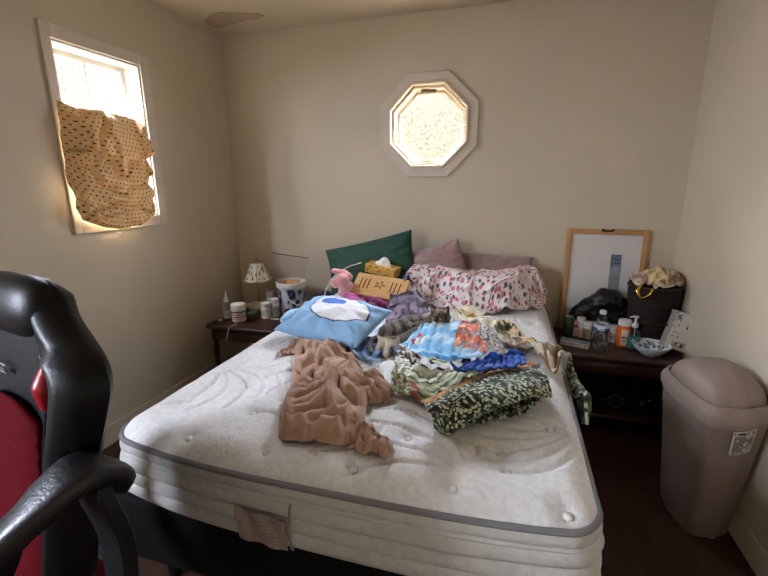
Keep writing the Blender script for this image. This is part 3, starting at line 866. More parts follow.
# embroidered emblem on the black yoke
bm = BM()
for k in range(5):
    a = math.radians(-60 + 30 * k); r0, r1 = .006, .018
    add_tube(bm, [Vector((r0 * math.sin(a) - .01, back_y(1.13) - .046, 1.125 + r0 * math.cos(a))), Vector((r1 * math.sin(a) - .01, back_y(1.13) - .048, 1.125 + r1 * math.cos(a)))], .0025, 6)
add_tube(bm, [Vector((x, back_y(1.13) - .048, 1.15)) for x in (-.05, -.02, .01)], .002, 6)
obj('emblem', bm, M_emb, ch)
# seat
bm = BM(); add_box(bm, (-.27, -.47, .5), (.27, .06, .60), .04, 4); obj('seat', bm, M_leather, ch)
bm = BM(); add_box(bm, (-.15, -.46, .585), (.15, .02, .615), .014, 3); obj('seat_panel', bm, M_red, ch)
for sx in (-1, 1):
    bm = BM(); add_tube(bm, smooth_path([(sx * .235, -.47, .585), (sx * .25, -.3, .615), (sx * .25, -.1, .62), (sx * .23, .03, .60)], 6), [.035] * 19, 12); obj('seat_bolster', bm, M_leather, ch)
# loop arms
arm_w = [tuple(WY(*q)) for q in ((112, 478, .585), (104, 470, .555), (78, 474, .50), (48, 498, .455), (20, 526, .42), (-8, 556, .39), (-24, 600, .38), (-20, 650, .40))]
for sx in (1, -1):
    pts = [chI @ Vector(p) for p in arm_w]
    if sx < 0: pts = [Vector((-p.x, p.y, p.z)) for p in pts]
    sp = smooth_path(pts, 6)
    bm = BM(); add_tube(bm, sp, 1., 16, False, (.046, .026), up=Vector((0, -1, .35)) if False else Vector((.2, .3, 1)))
    ar = obj('armrest', bm, M_leather_worn, ch, True, 60)
    bm = BM(); add_tube(bm, smooth_path([pts[1].lerp(pts[2], .4) + Vector((0, 0, -.03)), pts[1].lerp(pts[2], .7) + Vector((0, .01, -.06)), Vector((pts[2].x - sx * .01, pts[2].y + .05, .80)), Vector((pts[2].x - sx * .02, pts[2].y + .04, .60))], 6), 1., 10, False, (.020, .036), up=Vector((1, .2, 0)))
    obj('arm_shell', bm, M_plastic, ar)
    # cracked edge of the covering
    bm = BM()
    for k in range(9):
        b = sp[9 + k * 2]; b2 = sp[11 + k * 2]
        add_tube(bm, [b + Vector((sx * .034, 0, .010 + .003 * (k % 2))), b2 + Vector((sx * .035, 0, .008 + .003 * ((k + 1) % 2)))], .0014 + .0008 * (k % 3), 5)
    obj('cracked_edge', bm, M_emb, ar)
# column, five-star base and casters
obj('gas_column', lathe([(.03, .1), (.03, .3), (.022, .3), (.022, .5)], 16, (0, -.2, 0)), M_chrome, ch)
bm = BM(); add_lathe(bm, [(0, .12), (.05, .12), (.055, .08), (0, .07)], 16, (0, -.2, 0)); obj('base_hub', bm, M_plastic, ch)
for k in range(5):
    a = k * 2 * PI / 5 + .3; d = Vector((math.cos(a), math.sin(a), 0)); c = Vector((0, -.2, 0))
    bm = BM(); add_tube(bm, [c + d * .03 + Vector((0, 0, .1)), c + d * .17 + Vector((0, 0, .088)), c + d * .29 + Vector((0, 0, .075))], [.026, .022, .016], 10); lg = obj('base_leg', bm, M_plastic, ch)
    bm = BM(); e = c + d * .285; 
    for s in (-1, 1):
        sd = Vector((-d.y, d.x, 0)) * s * .013
        add_tube(bm, [e + sd * .4 + Vector((0, 0, .028)), e + sd * 1.6 + Vector((0, 0, .028))], .027, 14)
    add_tube(bm, [e + Vector((0, 0, .04)), e + Vector((0, 0, .078))], .006, 8)
    obj('caster', bm, M_plastic, lg)
# ================================================================== WINDOW CLOTH
M_polka = mat('spotted_cotton', (214, 180, 130), rough=.9, var=.1, vscale=40, bump=.2, bscale=300, attr='Col')
def add_translucent(m, w, srcname='Col', rgb=None):
    nt = m.node_tree; N = nt.nodes; L = nt.links; b = N['Principled BSDF']; o = N['Material Output']
    t = N.new('ShaderNodeBsdfTranslucent'); mx = N.new('ShaderNodeMixShader'); mx.inputs[0].default_value = w
    L.new(b.inputs['Base Color'].links[0].from_socket, t.inputs[0])
    L.new(b.outputs[0], mx.inputs[1]); L.new(t.outputs[0], mx.inputs[2]); L.new(mx.outputs[0], o.inputs[0])
add_translucent(M_polka, .12)
def wall_pts(L): return [(WX(x, y, XL + .03).y, WX(x, y, XL + .03).z, 0) for x, y in L]
top = wall_pts([(57, 99), (75, 106), (95, 109), (115, 114), (135, 121), (144, 112)])
bot = wall_pts([(74, 207), (80, 220), (100, 227), (118, 229), (134, 226), (147, 214)])
lef = wall_pts([(74, 207), (68, 180), (64, 150), (60, 120), (57, 99)])
rig = wall_pts([(147, 214), (150, 190), (147, 172), (147, 150), (145, 130), (144, 112)])
P0 = coons(bot, top, lef, rig, 200, 240)
G = P0.copy(); uv = gridUV(G)
G[..., 0] += .012 * (vnoise(uv[..., 1] * 9, uv[..., 0] * 3, 0, 4, 2) - .5); G[..., 1] += .03 * (uv[..., 1] ** 6) * (vnoise(uv[..., 0] * 9, uv[..., 0] * 0, 0, 6, 2) - .5)
h = drape(P0 * 0, [(-1.3, 2.6, .055, 1.2), (2.2, 2.2, .034, .9), (.6, 7.5, .016, .8)], lambda x, y: x * 0, 4, 0, .03)[..., 2] * np.clip(np.minimum(uv[..., 0], 1 - uv[..., 0]) / .10, 0, 1)
bulge_ = .05 * np.sin(PI * uv[..., 1]) ** .7 * np.sin(PI * uv[..., 0]) ** .7 + .03 * np.exp(-((uv[..., 1] - .08) / .12) ** 2)
Gw = np.stack([XL + .024 + h + bulge_, G[..., 0], G[..., 1]], -1)
col = paint(G.shape[:2], (212, 184, 140))
su_, sv_ = uv[..., 0] * 22, uv[..., 1] * 27
row = np.floor(sv_); du = (su_ + .5 * (row % 2)) % 1 - .5; dv = sv_ % 1 - .5
put(col, (du ** 2 + dv ** 2) < .035, (72, 40, 30)); put(col, ((np.floor(su_ + .5 * (row % 2)) + row) % 3 == 0) & ((du ** 2 + dv ** 2) < .03), (120, 62, 40))
tag(grid_mesh('window_curtain', Gw, M_polka, None, col, uv, thick=.002), 'tan spotted cloth stuffed into the tall window of the left wall', 'curtain')
# ================================================================== PILLOWS AT THE HEAD OF THE BED
def soft(name, rgb, **k):
    d = dict(rough=.9, var=.15, vscale=30, bump=.25, bscale=140, sheen=.2); d.update(k); return mat(name, rgb, **d)
M_green = soft('dark_green_fabric', (34, 72, 56), rough=.7, sheen=.05, var=.2, vscale=12)
tl, tr_ = WY(330, 250, 3.06), WY(413.5, 230, 3.06)
yax = Vector((-.22, .30, .90)); wid = (tr_ - tl).length
c = (tl + tr_) / 2 - yax.normalized() * .17 + Vector((0, -.07, 0))
tag(pillow_obj('pillow', M_green, None, wid * 1.02, .36, .13, frame_matrix(c, tr_ - tl, yax), 64, 3, .006, rest=MG), 'dark green pillow leaning on the wall behind the wooden tray', 'pillow', 'pillows at the head of the bed')
M_mauve = soft('fuzzy_mauve_fabric', (168, 136, 132), bump=.8, bscale=260, sheen=.5, var=.25, vscale=50)
tl, tr_ = WY(411, 255, 2.98), WY(462, 239, 3.02)
xax = (tr_ - tl); yax = Vector((-.16, .35, .9)); wid = xax.length
c = (tl + tr_) / 2 - yax.normalized() * .15
tag(pillow_obj('pillow', M_mauve, None, wid * 1.02, .33, .14, frame_matrix(c, xax, yax), 64, 5, .006, pinch=.6, rest=MG), 'fuzzy mauve pillow with one corner raised, behind the dotted blanket', 'pillow', 'pillows at the head of the bed')
c = WY(488, 277, 3.03)
tag(pillow_obj('pillow', M_mauve, None, .58, .34, .10, frame_matrix(c, Vector((1, .0, -.04)), Vector((0, .35, .9))), 64, 8, .005, rest=MG), 'flatter mauve pillow by the wall, mostly behind the dotted blanket', 'pillow', 'pillows at the head of the bed')
# ------------------------------------------------------------------ dotted blanket
def bump_ground(x, y):
    g = MG(x, y)
    y0 = 2.60 + .13 * np.clip((-x - .25) / .25, 0, 1) + .21 * np.clip(x / .2, 0, 1); t = np.clip((y - y0) / .19, 0, 1); t = t * t * (3 - 2 * t)
    sx = np.clip((x + .80) / .12, 0, 1) * np.clip((.27 - x) / .10, 0, 1)
    return g + .22 * t * sx * (1 + .12 * np.sin(x * 9))
def on(L, z): return [tuple(W(x, y, z)) for x, y in L]
top = [tuple(WY(x, y, 2.96)) for x, y in [(412, 267), (440, 268), (460, 269), (485, 272), (510, 272), (532, 271), (541, 273)]]
bot = on([(404, 292)], .80) + on([(426, 304), (450, 309), (484, 314), (513, 312), (541, 308)], .748)
lef = [bot[0], tuple(WY(402, 282, 2.86)), top[0]]
rig = [bot[-1], tuple(WY(547.5, 298, 2.95)), tuple(WY(547, 284, 2.96)), top[-1]]
P0 = coons(bot, top, lef, rig, 64, 34)
P0[..., 2] = np.maximum(P0[..., 2], bump_ground(P0[..., 0], P0[..., 1]))
Cc = cloth(P0, 1.2, 1.28, 5, bump_ground, 110, 6, .045, 7., pin=.45, g=3., bend=.22)
G = upsample(Cc, 5); uv = gridUV(G)
col = paint(G.shape[:2], (232, 220, 216))
for sc_, sd, thr, cc in ((17, 3, .27, (196, 92, 104)), (15, 9, .25, (88, 84, 96)), (21, 14, .20, (150, 150, 158)), (13, 21, .2, (214, 120, 128))):
    d, rid = cell(uv[..., 0] * sc_ * 1.9, uv[..., 1] * sc_ * .9, sd); put(col, (d < thr) & (rid > .45), cc)
M_print = soft('fleece_print', (200, 200, 200), attr='Col', bump=.3, bscale=200, var=.1)
tag(grid_mesh('fleece_blanket', G, M_print, None, col, uv, thick=.005), 'white fleece blanket with pink and grey dots, heaped over the pillows', 'blanket')

# ================================================================== TRAY, TISSUES, PLUSH TOYS
M_bamboo = mat('bamboo', (206, 162, 104), rough=.45, var=.12, vscale=10, stretch=(2, 20, 20), spec=.4)
M_slot = mat('slot_dark', (92, 58, 34), rough=.8, var=0)
fl, fr = WY(350, 291, 2.63), WY(402, 300.5, 2.58)
bl, br = WY(352, 271.5, 2.75), WY(397.5, 281, 2.70)
xax = (fr - fl); tw = xax.length; yax = ((bl + br) - (fl + fr)) / 2; td = min(yax.length, .34)
tM = frame_matrix((fl + fr) / 2, xax, yax)
tray = thing('laptop_tray', 'wooden laptop tray with carved slots, tilted on folded legs', 'tray'); tray.matrix_world = tM
zlow = lambda lx, ly: None
obj('tray_top', box((-tw / 2, 0, -.022), (tw / 2, td, 0), .006, 3), M_bamboo, tray)
for sx in (-1, 1):
    bm = BM()
    for k in range(3):
        x = sx * tw * (.22 + .075 * k); add_tube(bm, [Vector((x, td * .25, .0004)), Vector((x, td * .75, .0004))], .0036, 6)
    obj('vent_slots', bm, M_slot, tray)
bm = BM()
for k in range(5):
    a = k * 2 * PI / 5
    add_tube(bm, [Vector((.012 * math.cos(a), td * .52 + .012 * math.sin(a), .0004)), Vector((.038 * math.cos(a), td * .52 + .030 * math.sin(a), .0004))], .004, 6)
obj('carved_motif', bm, M_slot, tray)
obj('front_rim', box((-tw / 2, -.012, -.066), (tw / 2, .004, .004), .004), M_bamboo, tray)
Ri = tM.to_3x3().inverted(); dn = Ri @ Vector((0, 0, -1))
for sx in (-1, 1):
    for ly in (.03, td - .04):
        a = Vector((sx * (tw / 2 - .04), ly, -.02)); w_ = tM @ a; L = w_.z - .742
        bm = BM(); add_tube(bm, [a, a + dn * L], 1., 8, False, (.014, .008)); obj('leg', bm, M_bamboo, tray)
# tissue box
M_tbox = mat('floral_card', (200, 160, 70), rough=.5, var=0, attr='Col')
M_tissue = soft('tissue_paper', (236, 232, 226), bump=.1)
p0, p1 = WY(359.5, 270.5, 2.79), WY(396, 280, 2.75)
tbx = thing('tissue_box', 'yellow floral tissue box standing behind the wooden tray', 'tissue box')
tbx.matrix_world = frame_matrix((p0 + p1) / 2 + Vector((.02, .055, .004)), p1 - p0, Vector((.08, 1, .05)))
def col_box(name, lo, hi, n, fn, m, parent, bev=.003):
    """box whose six faces are fine grids coloured by fn(face, u, v)"""
    bm = BM(); lay = bm.verts.layers.float_color.new('Col')
    faces = [(0, 1, 2, hi[2]), (0, 1, 2, lo[2]), (0, 2, 1, lo[1]), (0, 2, 1, hi[1]), (1, 2, 0, lo[0]), (1, 2, 0, hi[0])]
    for fi, (a, b, cx, val) in enumerate(faces):
        u = np.linspace(0, 1, n); U, V = np.meshgrid(u, u); C_ = fn(fi, U, V)
        vs = [[None] * n for _ in range(n)]
        for i in range(n):
            for j in range(n):
                p = [0, 0, 0]; p[a] = lo[a] + (hi[a] - lo[a]) * U[i, j]; p[b] = lo[b] + (hi[b] - lo[b]) * V[i, j]; p[cx] = val
                v = bm.verts.new(p); v[lay] = (*C_[i, j], 1); vs[i][j] = v
        for i in range(n - 1):
            for j in range(n - 1): bm.faces.new((vs[i][j], vs[i][j + 1], vs[i + 1][j + 1], vs[i + 1][j]))
    bmesh.ops.remove_doubles(bm, verts=bm.verts[:], dist=1e-6)
    return obj(name, bm, m, parent, False)
def tissue_col(fi, U, V):
    c = paint(U.shape, (206, 158, 66)); d, rid = cell(U * 9, V * (5 if fi < 2 else 3.2), 3 + fi)
    put(c, d < .36, (168, 112, 44)); put(c, d < .22, (226, 192, 110)); put(c, (d < .3) & (rid > .7), (120, 92, 40))
    if fi == 0: put(c, ((U - .5) / .34) ** 2 + ((V - .5) / .3) ** 2 < 1, (228, 214, 186))
    return c
col_box('carton', (-.112, -.058, 0), (.112, .058, .062), 40, tissue_col, M_tbox, tbx)
me = blob_mesh('tissue', [[((-.02, 0, .06), .03), ((.0, .01, .082), .034), ((.03, .0, .07), .022)], [((.05, -.01, .066), .016)], [((-.05, .01, .064), .014)]], .004, 1, .008, 45, 3)
link_mesh('tissue', me, M_tissue, tbx)
# plush toys
M_pink = soft('pink_plush', (226, 156, 150), bump=.6, bscale=250, sheen=.5)
M_mag = soft('magenta_plush', (196, 70, 150), bump=.6, bscale=250, sheen=.4)
def blob_thing(name, label, cat, chains, m, voxel=.006, disp=.004, dscale=40, seed=1, smooth=2, group=None, rest=None):
    ps = np.array([list(p) for ch in chains for p, r in ch]); base = Vector((ps[:, 0].mean(), ps[:, 1].mean(), ps[:, 2].min()))
    me = blob_mesh(name, [[(Vector(p) - base, r) for p, r in ch] for ch in chains], voxel, smooth, disp, dscale, seed)
    o = link_mesh(name, me, m); o.location = base
    if rest is not None: settle(o, Matrix.Translation(base), rest)
    return tag(o, label, cat, group)
def on1(px, py, z): return W(px, py, z)
a = on1(341, 283, .93)
ch_ = [[(on1(342, 281, .95), .05), (on1(345, 286, .90), .045)],                     # body
       [(on1(334, 271, 1.0), .017), (on1(345, 273, .99), .022), (on1(349, 277, .97), .025)],   # limb across the top
       [(on1(335, 285, .93), .022), (on1(333, 281, .95), .02)],
       [(on1(345, 289, .88), .02), (on1(341, 293, .84), .022)],
       [(on1(345, 290, .80), .05), (on1(347, 286, .86), .045)]]
blob_thing('plush_toy', 'pale pink plush toy wedged left of the wooden tray', 'plush toy', ch_, M_pink, .006, .004, 40, 2, rest=MG, group='plush toys around the tray')
ch_ = [[(on1(347, 295, .80), .028), (on1(353, 299, .79), .04)], [(on1(352, 302, .78), .04), (on1(360, 305, .79), .045)], [(on1(346, 298, .79), .02), (on1(341, 301, .77), .018)]]
blob_thing('plush_toy', 'bright magenta plush toy peeking out at the left tray leg', 'plush toy', ch_, M_mag, .006, .006, 40, 4, rest=MG, group='plush toys around the tray')
M_plum = soft('plum_fabric', (128, 42, 92), bump=.5, bscale=180)
tbc = tbx.matrix_world.translation
ch_ = [[(tbc + Vector((-.08, .03, -.085)), .07), (tbc + Vector((.08, .03, -.10)), .07)], [(tbc + Vector((-.06, .03, -.15)), .07), (tbc + Vector((.06, .03, -.16)), .07)], [(on1(366, 302, .785), .042), (on1(376, 304, .785), .042), (on1(385, 307, .775), .036)], [(on1(372, 308, .77), .035), (on1(362, 307, .77), .03)], [(on1(376, 304, .775), .035), (tbc + Vector((.0, .02, -.16)), .05)]]
blob_thing('plush_toy', 'plum-coloured plush toy lying under the wooden tray and tissue box', 'plush toy', ch_, M_plum, .006, .008, 30, 6, rest=MG, group='plush toys around the tray')
M_fuzz = soft('black_fuzzy', (22, 20, 22), bump=.9, bscale=200)
ch_ = [[(on1(318, 297, .775), .035), (on1(325, 296, .785), .045), (on1(332, 298, .77), .034)]]
blob_thing('hair_scrunchie', 'small black fuzzy lump behind the blue pillow', 'fuzzy item', ch_, M_fuzz, .005, .008, 60, 7, rest=MG)
# pale charging cable arching over the plush toy
M_cable = mat('white_cable', (196, 190, 182), rough=.5, var=.05)
cp = [W(324, 299, .78), W(326, 290, .86), W(331, 281, .93), WY(338, 273, 2.86), WY(348, 267, 2.84), WY(357, 264, 2.80), WY(361, 262.5, 2.74)]
o = obj('cable', tube(cp, .0045, 8), M_cable); tag(o, 'pale cable arching across the green pillow to the tissue box', 'cable')

# ================================================================== BLUE FACE PILLOW
M_blue = soft('light_blue_plush', (132, 182, 226), attr='Col', bump=.3, bscale=220, var=.08)
pl_, pb_, pr_, pt_ = W(279, 331, .80), W(353, 344, .79), W(393, 319, .82), W(314, 303, .83)
ctr = (pl_ + pb_ + pr_ + pt_) / 4; ctr.z = .825
xa = ((pb_ - pl_) + (pr_ - pt_)) / 2; ya = ((pt_ - pl_) + (pr_ - pb_)) / 2
def blue_col(U, V):
    c = paint(U.shape, (146, 190, 230))
    e = ((U - .18) / .70) ** 2 + ((V - .02) / .66) ** 2
    put(c, e < 1.0, (40, 58, 100)); put(c, e < .90, (232, 232, 234))
    e2 = ((U + .04) / .30) ** 2 + ((V - .20) / .23) ** 2
    put(c, e2 < 1, (38, 104, 204))
    return c
bp = pillow_obj('plush_pillow', M_blue, None, xa.length * 1.04, ya.length * 1.0, .19, frame_matrix(ctr, xa, ya + Vector((0, 0, .05))), 110, 12, .008, blue_col, .8, rest=lambda x, y: MG(x, y) + .004)
tag(bp, 'light blue plush pillow with white oval patch and blue spot', 'pillow')
M_ear = soft('pale_blue_plush', (160, 200, 232))
li = bp.matrix_world.inverted()
ea, eb = li @ W(284, 320, .84), li @ W(297, 312, .85)
me = blob_mesh('ear', [[(ea, .022), ((ea + eb) / 2 + Vector((0, 0, .004)), .030), (eb, .022)]], .005, 2); link_mesh('ear', me, M_ear, bp)

# ================================================================== LOOSE CLOTHES
def crumple(name, label, cat, bot, top, lef, rig, m, nu, nv, su, sv, seed, colfn=None, z=.745, noise=.03, nscale=11., thick=.003, up=4, steps=120, bend=.15, pin=.3, ground=MG, parent=None, g=3.):
    f = lambda L: [tuple(W(*q, z)) if len(q) == 2 else tuple(W(*q)) for q in L]
    P0 = coons(f(bot), f(top), f(lef), f(rig), nu, nv)
    P0[..., 2] = np.maximum(P0[..., 2], ground(P0[..., 0], P0[..., 1]) + .004)
    Cc = cloth(P0, su, sv, seed, ground, steps, 6, noise, nscale, pin=pin, g=g, bend=bend)
    G = upsample(Cc, up); uv = gridUV(G)
    col = colfn(G, uv) if colfn else None
    ctr = G.reshape(-1, 3).mean(0) if parent is None else np.array(parent.location)
    o = grid_mesh(name, G - ctr, m, parent, col, uv, thick=thick)
    if parent is None:
        o.location = ctr; tag(o, label, cat)
    return o
M_brown = soft('brown_jersey', (182, 148, 126), var=.12, bump=.2, bscale=250, sheen=.1)
br_ = thing('shirt', 'crumpled brown shirt thrown across the middle of the mattress', 'shirt', tuple(W(325, 400, .73)))
def lay(name, parent, m, bot, top, lef, rig, nu, nv, layers, seed, z=.75, thick=.003, colfn=None, mound=0., ground=None):
    f = lambda L: [tuple(W(*q, z)) if len(q) == 2 else tuple(W(*q)) for q in L]
    P0 = coons(f(bot), f(top), f(lef), f(rig), nu, nv); P0[..., 2] = 0
    uv = gridUV(P0); wob = (vnoise(uv[..., 0] * 7, uv[..., 1] * 7, 0, seed, 2) - .5) * .03
    P0[..., 0] += wob; P0[..., 1] += (vnoise(uv[..., 0] * 7, uv[..., 1] * 7, 5, seed + 3, 2) - .5) * .03
    G = drape(P0, layers, ground or MG, seed, .009, .13, mound)
    return grid_mesh(name, G - np.array(parent.location), m, parent, colfn(G, uv) if colfn else None, uv, thick=thick)
lay('shirt_body', br_, M_brown, [(278, 432), (285, 441), (308, 440), (332, 443), (352, 444)], [(300, 348), (318, 341), (343, 346)], [(278, 432), (283, 410), (289, 396), (291, 376), (300, 348)], [(352, 444), (362, 424), (368, 404), (376, 392), (368, 372), (352, 358), (343, 346)],
    150, 190, [(.9, 4.0, .040, .9), (2.0, 2.2, .026, .8), (-1.6, 6.5, .020, .7), (2.5, 1.5, .014, .9), (-2.4, 9.5, .009, .7), (4.5, 5, .008, .8)], 6, mound=.010)
lay('sleeve', br_, M_brown, [(276, 356), (290, 352), (303, 356)], [(290, 343), (302, 339), (318, 341)], [(276, 356), (283, 349), (290, 343)], [(303, 356), (312, 348), (318, 341)], 70, 50, [(2.6, 1.0, .02, .7), (5, 3, .008, .6)], 8)
lay('sleeve', br_, M_brown, [(352, 446), (368, 452), (388, 457)], [(352, 425), (372, 428), (386, 437), (393, 447)], [(352, 446), (350, 436), (352, 425)], [(388, 457), (392, 452), (393, 447)], 90, 70, [(2.6, 1.0, .034, .5), (4, 2, .016, .5)], 13)
lay('sleeve', br_, M_brown, [(350, 405), (370, 402), (390, 396)], [(344, 362), (362, 371), (382, 380)], [(350, 405), (344, 385), (344, 362)], [(390, 396), (391, 388), (382, 380)], 100, 90, [(.8, 2.6, .036, .8), (2.4, 2.6, .022, .7)], 17, mound=.01)
M_denim = soft('slate_blue_jersey', (104, 132, 172))
crumple('cloth', 'slate blue cloth peeking from under the blue pillow', 'cloth', [(350, 352), (366, 362), (383, 356)], [(352, 338), (372, 338), (384, 346)], [(350, 352), (350, 345), (352, 338)], [(383, 356), (385, 351), (384, 346)], M_denim, 24, 18, 1.35, 1.3, 19, noise=.03)
o = obj('cord', tube([W(351, 343, .80), W(353, 350, .765), W(360, 356, .758), W(370, 360, .752), W(381, 360, .752)], .007, 8), soft('pale_blue_cord', (150, 180, 214))); tag(o, 'pale blue cord trailing below the blue pillow', 'cord')
def navy_col(G, uv):
    c = paint(uv.shape[:2], (58, 60, 92)); d, r = cell(uv[..., 0] * 7, uv[..., 1] * 9, 4); put(c, (d < .25) & (r > .5), (150, 140, 170)); return c
hump = lambda cx, cy, h, rx, ry: (lambda x, y: MG(x, y) + h * np.exp(-((x - cx) / rx) ** 2 - ((y - cy) / ry) ** 2))
hc = W(402, 280, .86)
crumple('garment', 'navy garment bunched between the tissue box and dotted blanket', 'clothing', [(404, 292, .83), (409, 290, .83), (415, 286, .835)], [(399, 266, .98), (405, 264, .98), (413, 266, .98)], [(404, 292, .83), (402, 278, .90), (399, 266, .98)], [(415, 286, .835), (416, 276, .90), (413, 266, .98)], M_print, 26, 30, 1.35, 1.35, 23, navy_col, noise=.03, ground=hump(W(404, 278, .93).x, W(404, 278, .93).y + .06, .17, .14, .16))
def purple_col(G, uv):
    c = paint(uv.shape[:2], (92, 80, 98)); n = vnoise(uv[..., 0] * 9, uv[..., 1] * 9, 0, 6, 2); put(c, n > .58, (140, 122, 142)); put(c, n < .4, (60, 50, 62)); return c
hc = W(408, 305, .80)
crumple('garment', 'grey and purple garment bunched up behind the cat', 'clothing', [(386, 322, .80), (402, 322, .80), (424, 318, .80)], [(392, 293, .84), (406, 288, .86), (426, 296, .84)], [(386, 322, .80), (386, 306, .84), (392, 293, .84)], [(424, 318, .80), (429, 308, .82), (426, 296, .84)], M_print, 34, 30, 1.4, 1.4, 29, purple_col, noise=.04, ground=hump(hc.x, hc.y + .05, .10, .16, .22))

# ================================================================== PATCHWORK QUILT, folded in a heap
def quilt_piece(name, parent, bot, top, lef, rig, nu, nv, su, sv, seed, colfn, ground, noise=.02, nscale=10., thick=.010, up=4, bend=.3, pin=.45, steps=90, g=3.):
    P0 = coons(bot, top, lef, rig, nu, nv)
    Cc = cloth(P0, su, sv, seed, ground, steps, 6, noise, nscale, pin=pin, g=g, bend=bend) if su else P0
    G = upsample(Cc, up); uv = gridUV(G)
    G[..., 2] += .012 * vnoise(G[..., 0] * 38, G[..., 1] * 38, 0, seed, 2) + .007 * np.abs(np.sin(uv[..., 0] * nu * .9 + 3 * vnoise(G[..., 0] * 9, G[..., 1] * 9, 0, seed)))
    return grid_mesh(name, G - np.array(parent.location), M_quilt, parent, colfn(G, uv), uv, thick=thick)
M_quilt = soft('patchwork_cotton', (200, 200, 200), attr='Col', bump=.4, bscale=110, var=.1)
qo = thing('quilt', 'colourful patchwork quilt folded in a heap in front of the cat', 'quilt', tuple(W(470, 375, .73)))
def leafy(c, mask, uv, s1, s2, sd=0, dark=(30, 38, 28), mid=(96, 116, 74), pale=(206, 212, 186)):
    x_ = uv[..., 0] * s1 * 1.35; y_ = uv[..., 1] * s2 * 1.35; w_ = 2.2 * (vnoise(x_ * .35, y_ * .35, 0, sd + 3) - .5)
    d, r = cell(x_ * .62 + y_ * .5 + w_, -x_ * .8 + y_ * .9 + w_, sd)
    put(c, mask, dark); put(c, mask & (d < .5) & (r > .25), mid); put(c, mask & (d < .40) & (r > .45), pale)
    return c
P3 = lambda L, z: [tuple(W(*q, z)) if len(q) == 2 else tuple(W(*q)) for q in L]
# strip running back behind the heap and over the far edge of the mattress
xh = BX1 + .048
hang = lambda px, py: tuple(WX(px, py, xh))
def strip_col(G, uv):
    c = paint(uv.shape[:2], (206, 200, 182)); u, v = uv[..., 0], uv[..., 1]
    put(c, (v > .55) & (u < .55), (176, 136, 72)); put(c, (v > .35) & (u > .08) & (u < .6) & (vnoise(u * 44, v * 6, 0, 23, 2) > .56), (52, 60, 34)); put(c, (v > .25) & (v < .6) & (u < .5) & (vnoise(u * 60, v * 9, 0, 3, 2) > .47), (92, 92, 54)); put(c, (v > .5) & (u < .55) & (vnoise(u * 70, v * 9, 0, 13, 2) > .55), (220, 196, 150))
    put(c, (u < .18) & (vnoise(u * 40, v * 6, 0, 8) > .55), (226, 216, 190))
    leafy(c, (u > .46) & (v > .30 - .3 * (u > .7)), uv, 34, 5, 2)
    put(c, (u > .2) & (u < .46) & (v < .5) & (vnoise(u * 60, v * 9, 0, 5, 2) > .5), (150, 116, 90)); return c
top = P3([(449, 310), (472, 315), (496, 324), (520, 333), (544, 347)], .765) + [tuple(W(557, 354, .765)), hang(566, 362), hang(577, 376), hang(585, 400), hang(588, 420)]
bot = P3([(456, 320), (484, 332), (505, 343), (526, 355), (546, 366)], .76) + [tuple(W(556, 372, .765)), hang(564, 378), hang(571, 389), hang(579, 408), hang(583, 421)]
quilt_piece('quilt_strip', qo, bot, top, [bot[0], top[0]], [bot[-1], top[-1]], 70, 12, 1.10, 1.22, 31, strip_col,
            lambda x, y: np.where(x > BX1 + .004, -1, np.where(x > BX1 - .05, MZ + .006, MG(x, y))), .02, 12, steps=40, g=1.)
# green and cream lower layer
def green_col(G, uv):
    c = paint(uv.shape[:2], (196, 202, 164)); u, v = uv[..., 0], uv[..., 1]
    w = np.sin(v * 46 + 5 * np.sin(u * 5) + 6 * vnoise(u * 4, v * 4, 0, 2))
    put(c, w > .55, (92, 112, 74)); put(c, (w < -.8), (226, 226, 204))
    leafy(c, (u < .16), uv, 30, 16, 7, (120, 134, 92), (226, 224, 206), (238, 236, 226))
    put(c, (u > .12) & (u < .22) & (v < .35) & (vnoise(u * 30, v * 20, 0, 6) > .5), (176, 74, 50)); return c
hq = W(465, 372, .77); 
gq = hump(hq.x, hq.y, .032, .30, .16)
bot = P3([(393, 392), (408, 399), (427, 404), (460, 388), (500, 371)], .755)
top = P3([(399, 350), (412, 355), (440, 364), (480, 366), (512, 362)], .772)
lef = [bot[0]] + P3([(391, 375)], .765) + [top[0]]
rig = [bot[-1], top[-1]]
quilt_piece('quilt_fold', qo, bot, top, lef, rig, 40, 24, 1.16, 1.22, 33, green_col, gq, .018, 9)
# sky-blue block on the top of the heap
def sky_col(G, uv):
    c = paint(uv.shape[:2], (132, 192, 230)); u, v = uv[..., 0], uv[..., 1]
    put(c, (np.sin(v * 26 + u * 14 + 3 * vnoise(u * 5, v * 5, 0, 3)) > .2), (178, 214, 234))
    put(c, (v < .34 - .1 * u) & (u < .75), (84, 160, 216)); put(c, (v < .07), (20, 26, 48))
    m = (u > .50) & (u < .92) & (v > .42); d, r = cell(u * 26, v * 15, 5)
    put(c, m & (d < .56), (224, 108, 74)); put(c, m & (d < .34) & (r > .6), (240, 190, 160))
    m = (u > .64) & (v > .58); put(c, m, (200, 196, 190)); d, r = cell(u * 40, v * 24, 15); put(c, m & (d < .35), (90, 84, 84))
    m = (u > .86) & (v < .8); put(c, m, (186, 150, 124)); put(c, m & (vnoise(u * 30, v * 14, 0, 4) > .5), (120, 78, 60))
    m = (u > .74) & (u < .87) & (v < .6); put(c, m & (vnoise(u * 24, v * 12, 0, 9) > .42), (148, 158, 150))
    put(c, ((u - .19) / .055) ** 2 + ((v - .62) / .16) ** 2 < 1, (206, 40, 52)); put(c, ((u - .25) / .05) ** 2 + ((v - .56) / .10) ** 2 < 1, (232, 232, 236))
    return c
bot = P3([(391, 343), (410, 357), (433, 369), (462, 366), (490, 363), (515, 362)], .80)
top = P3([(404, 334), (430, 324), (448, 321), (466, 321), (486, 328), (508, 344)], .825)
lef = [bot[0], top[0]]; rig = [bot[-1]] + P3([(515, 351)], .815) + [top[-1]]
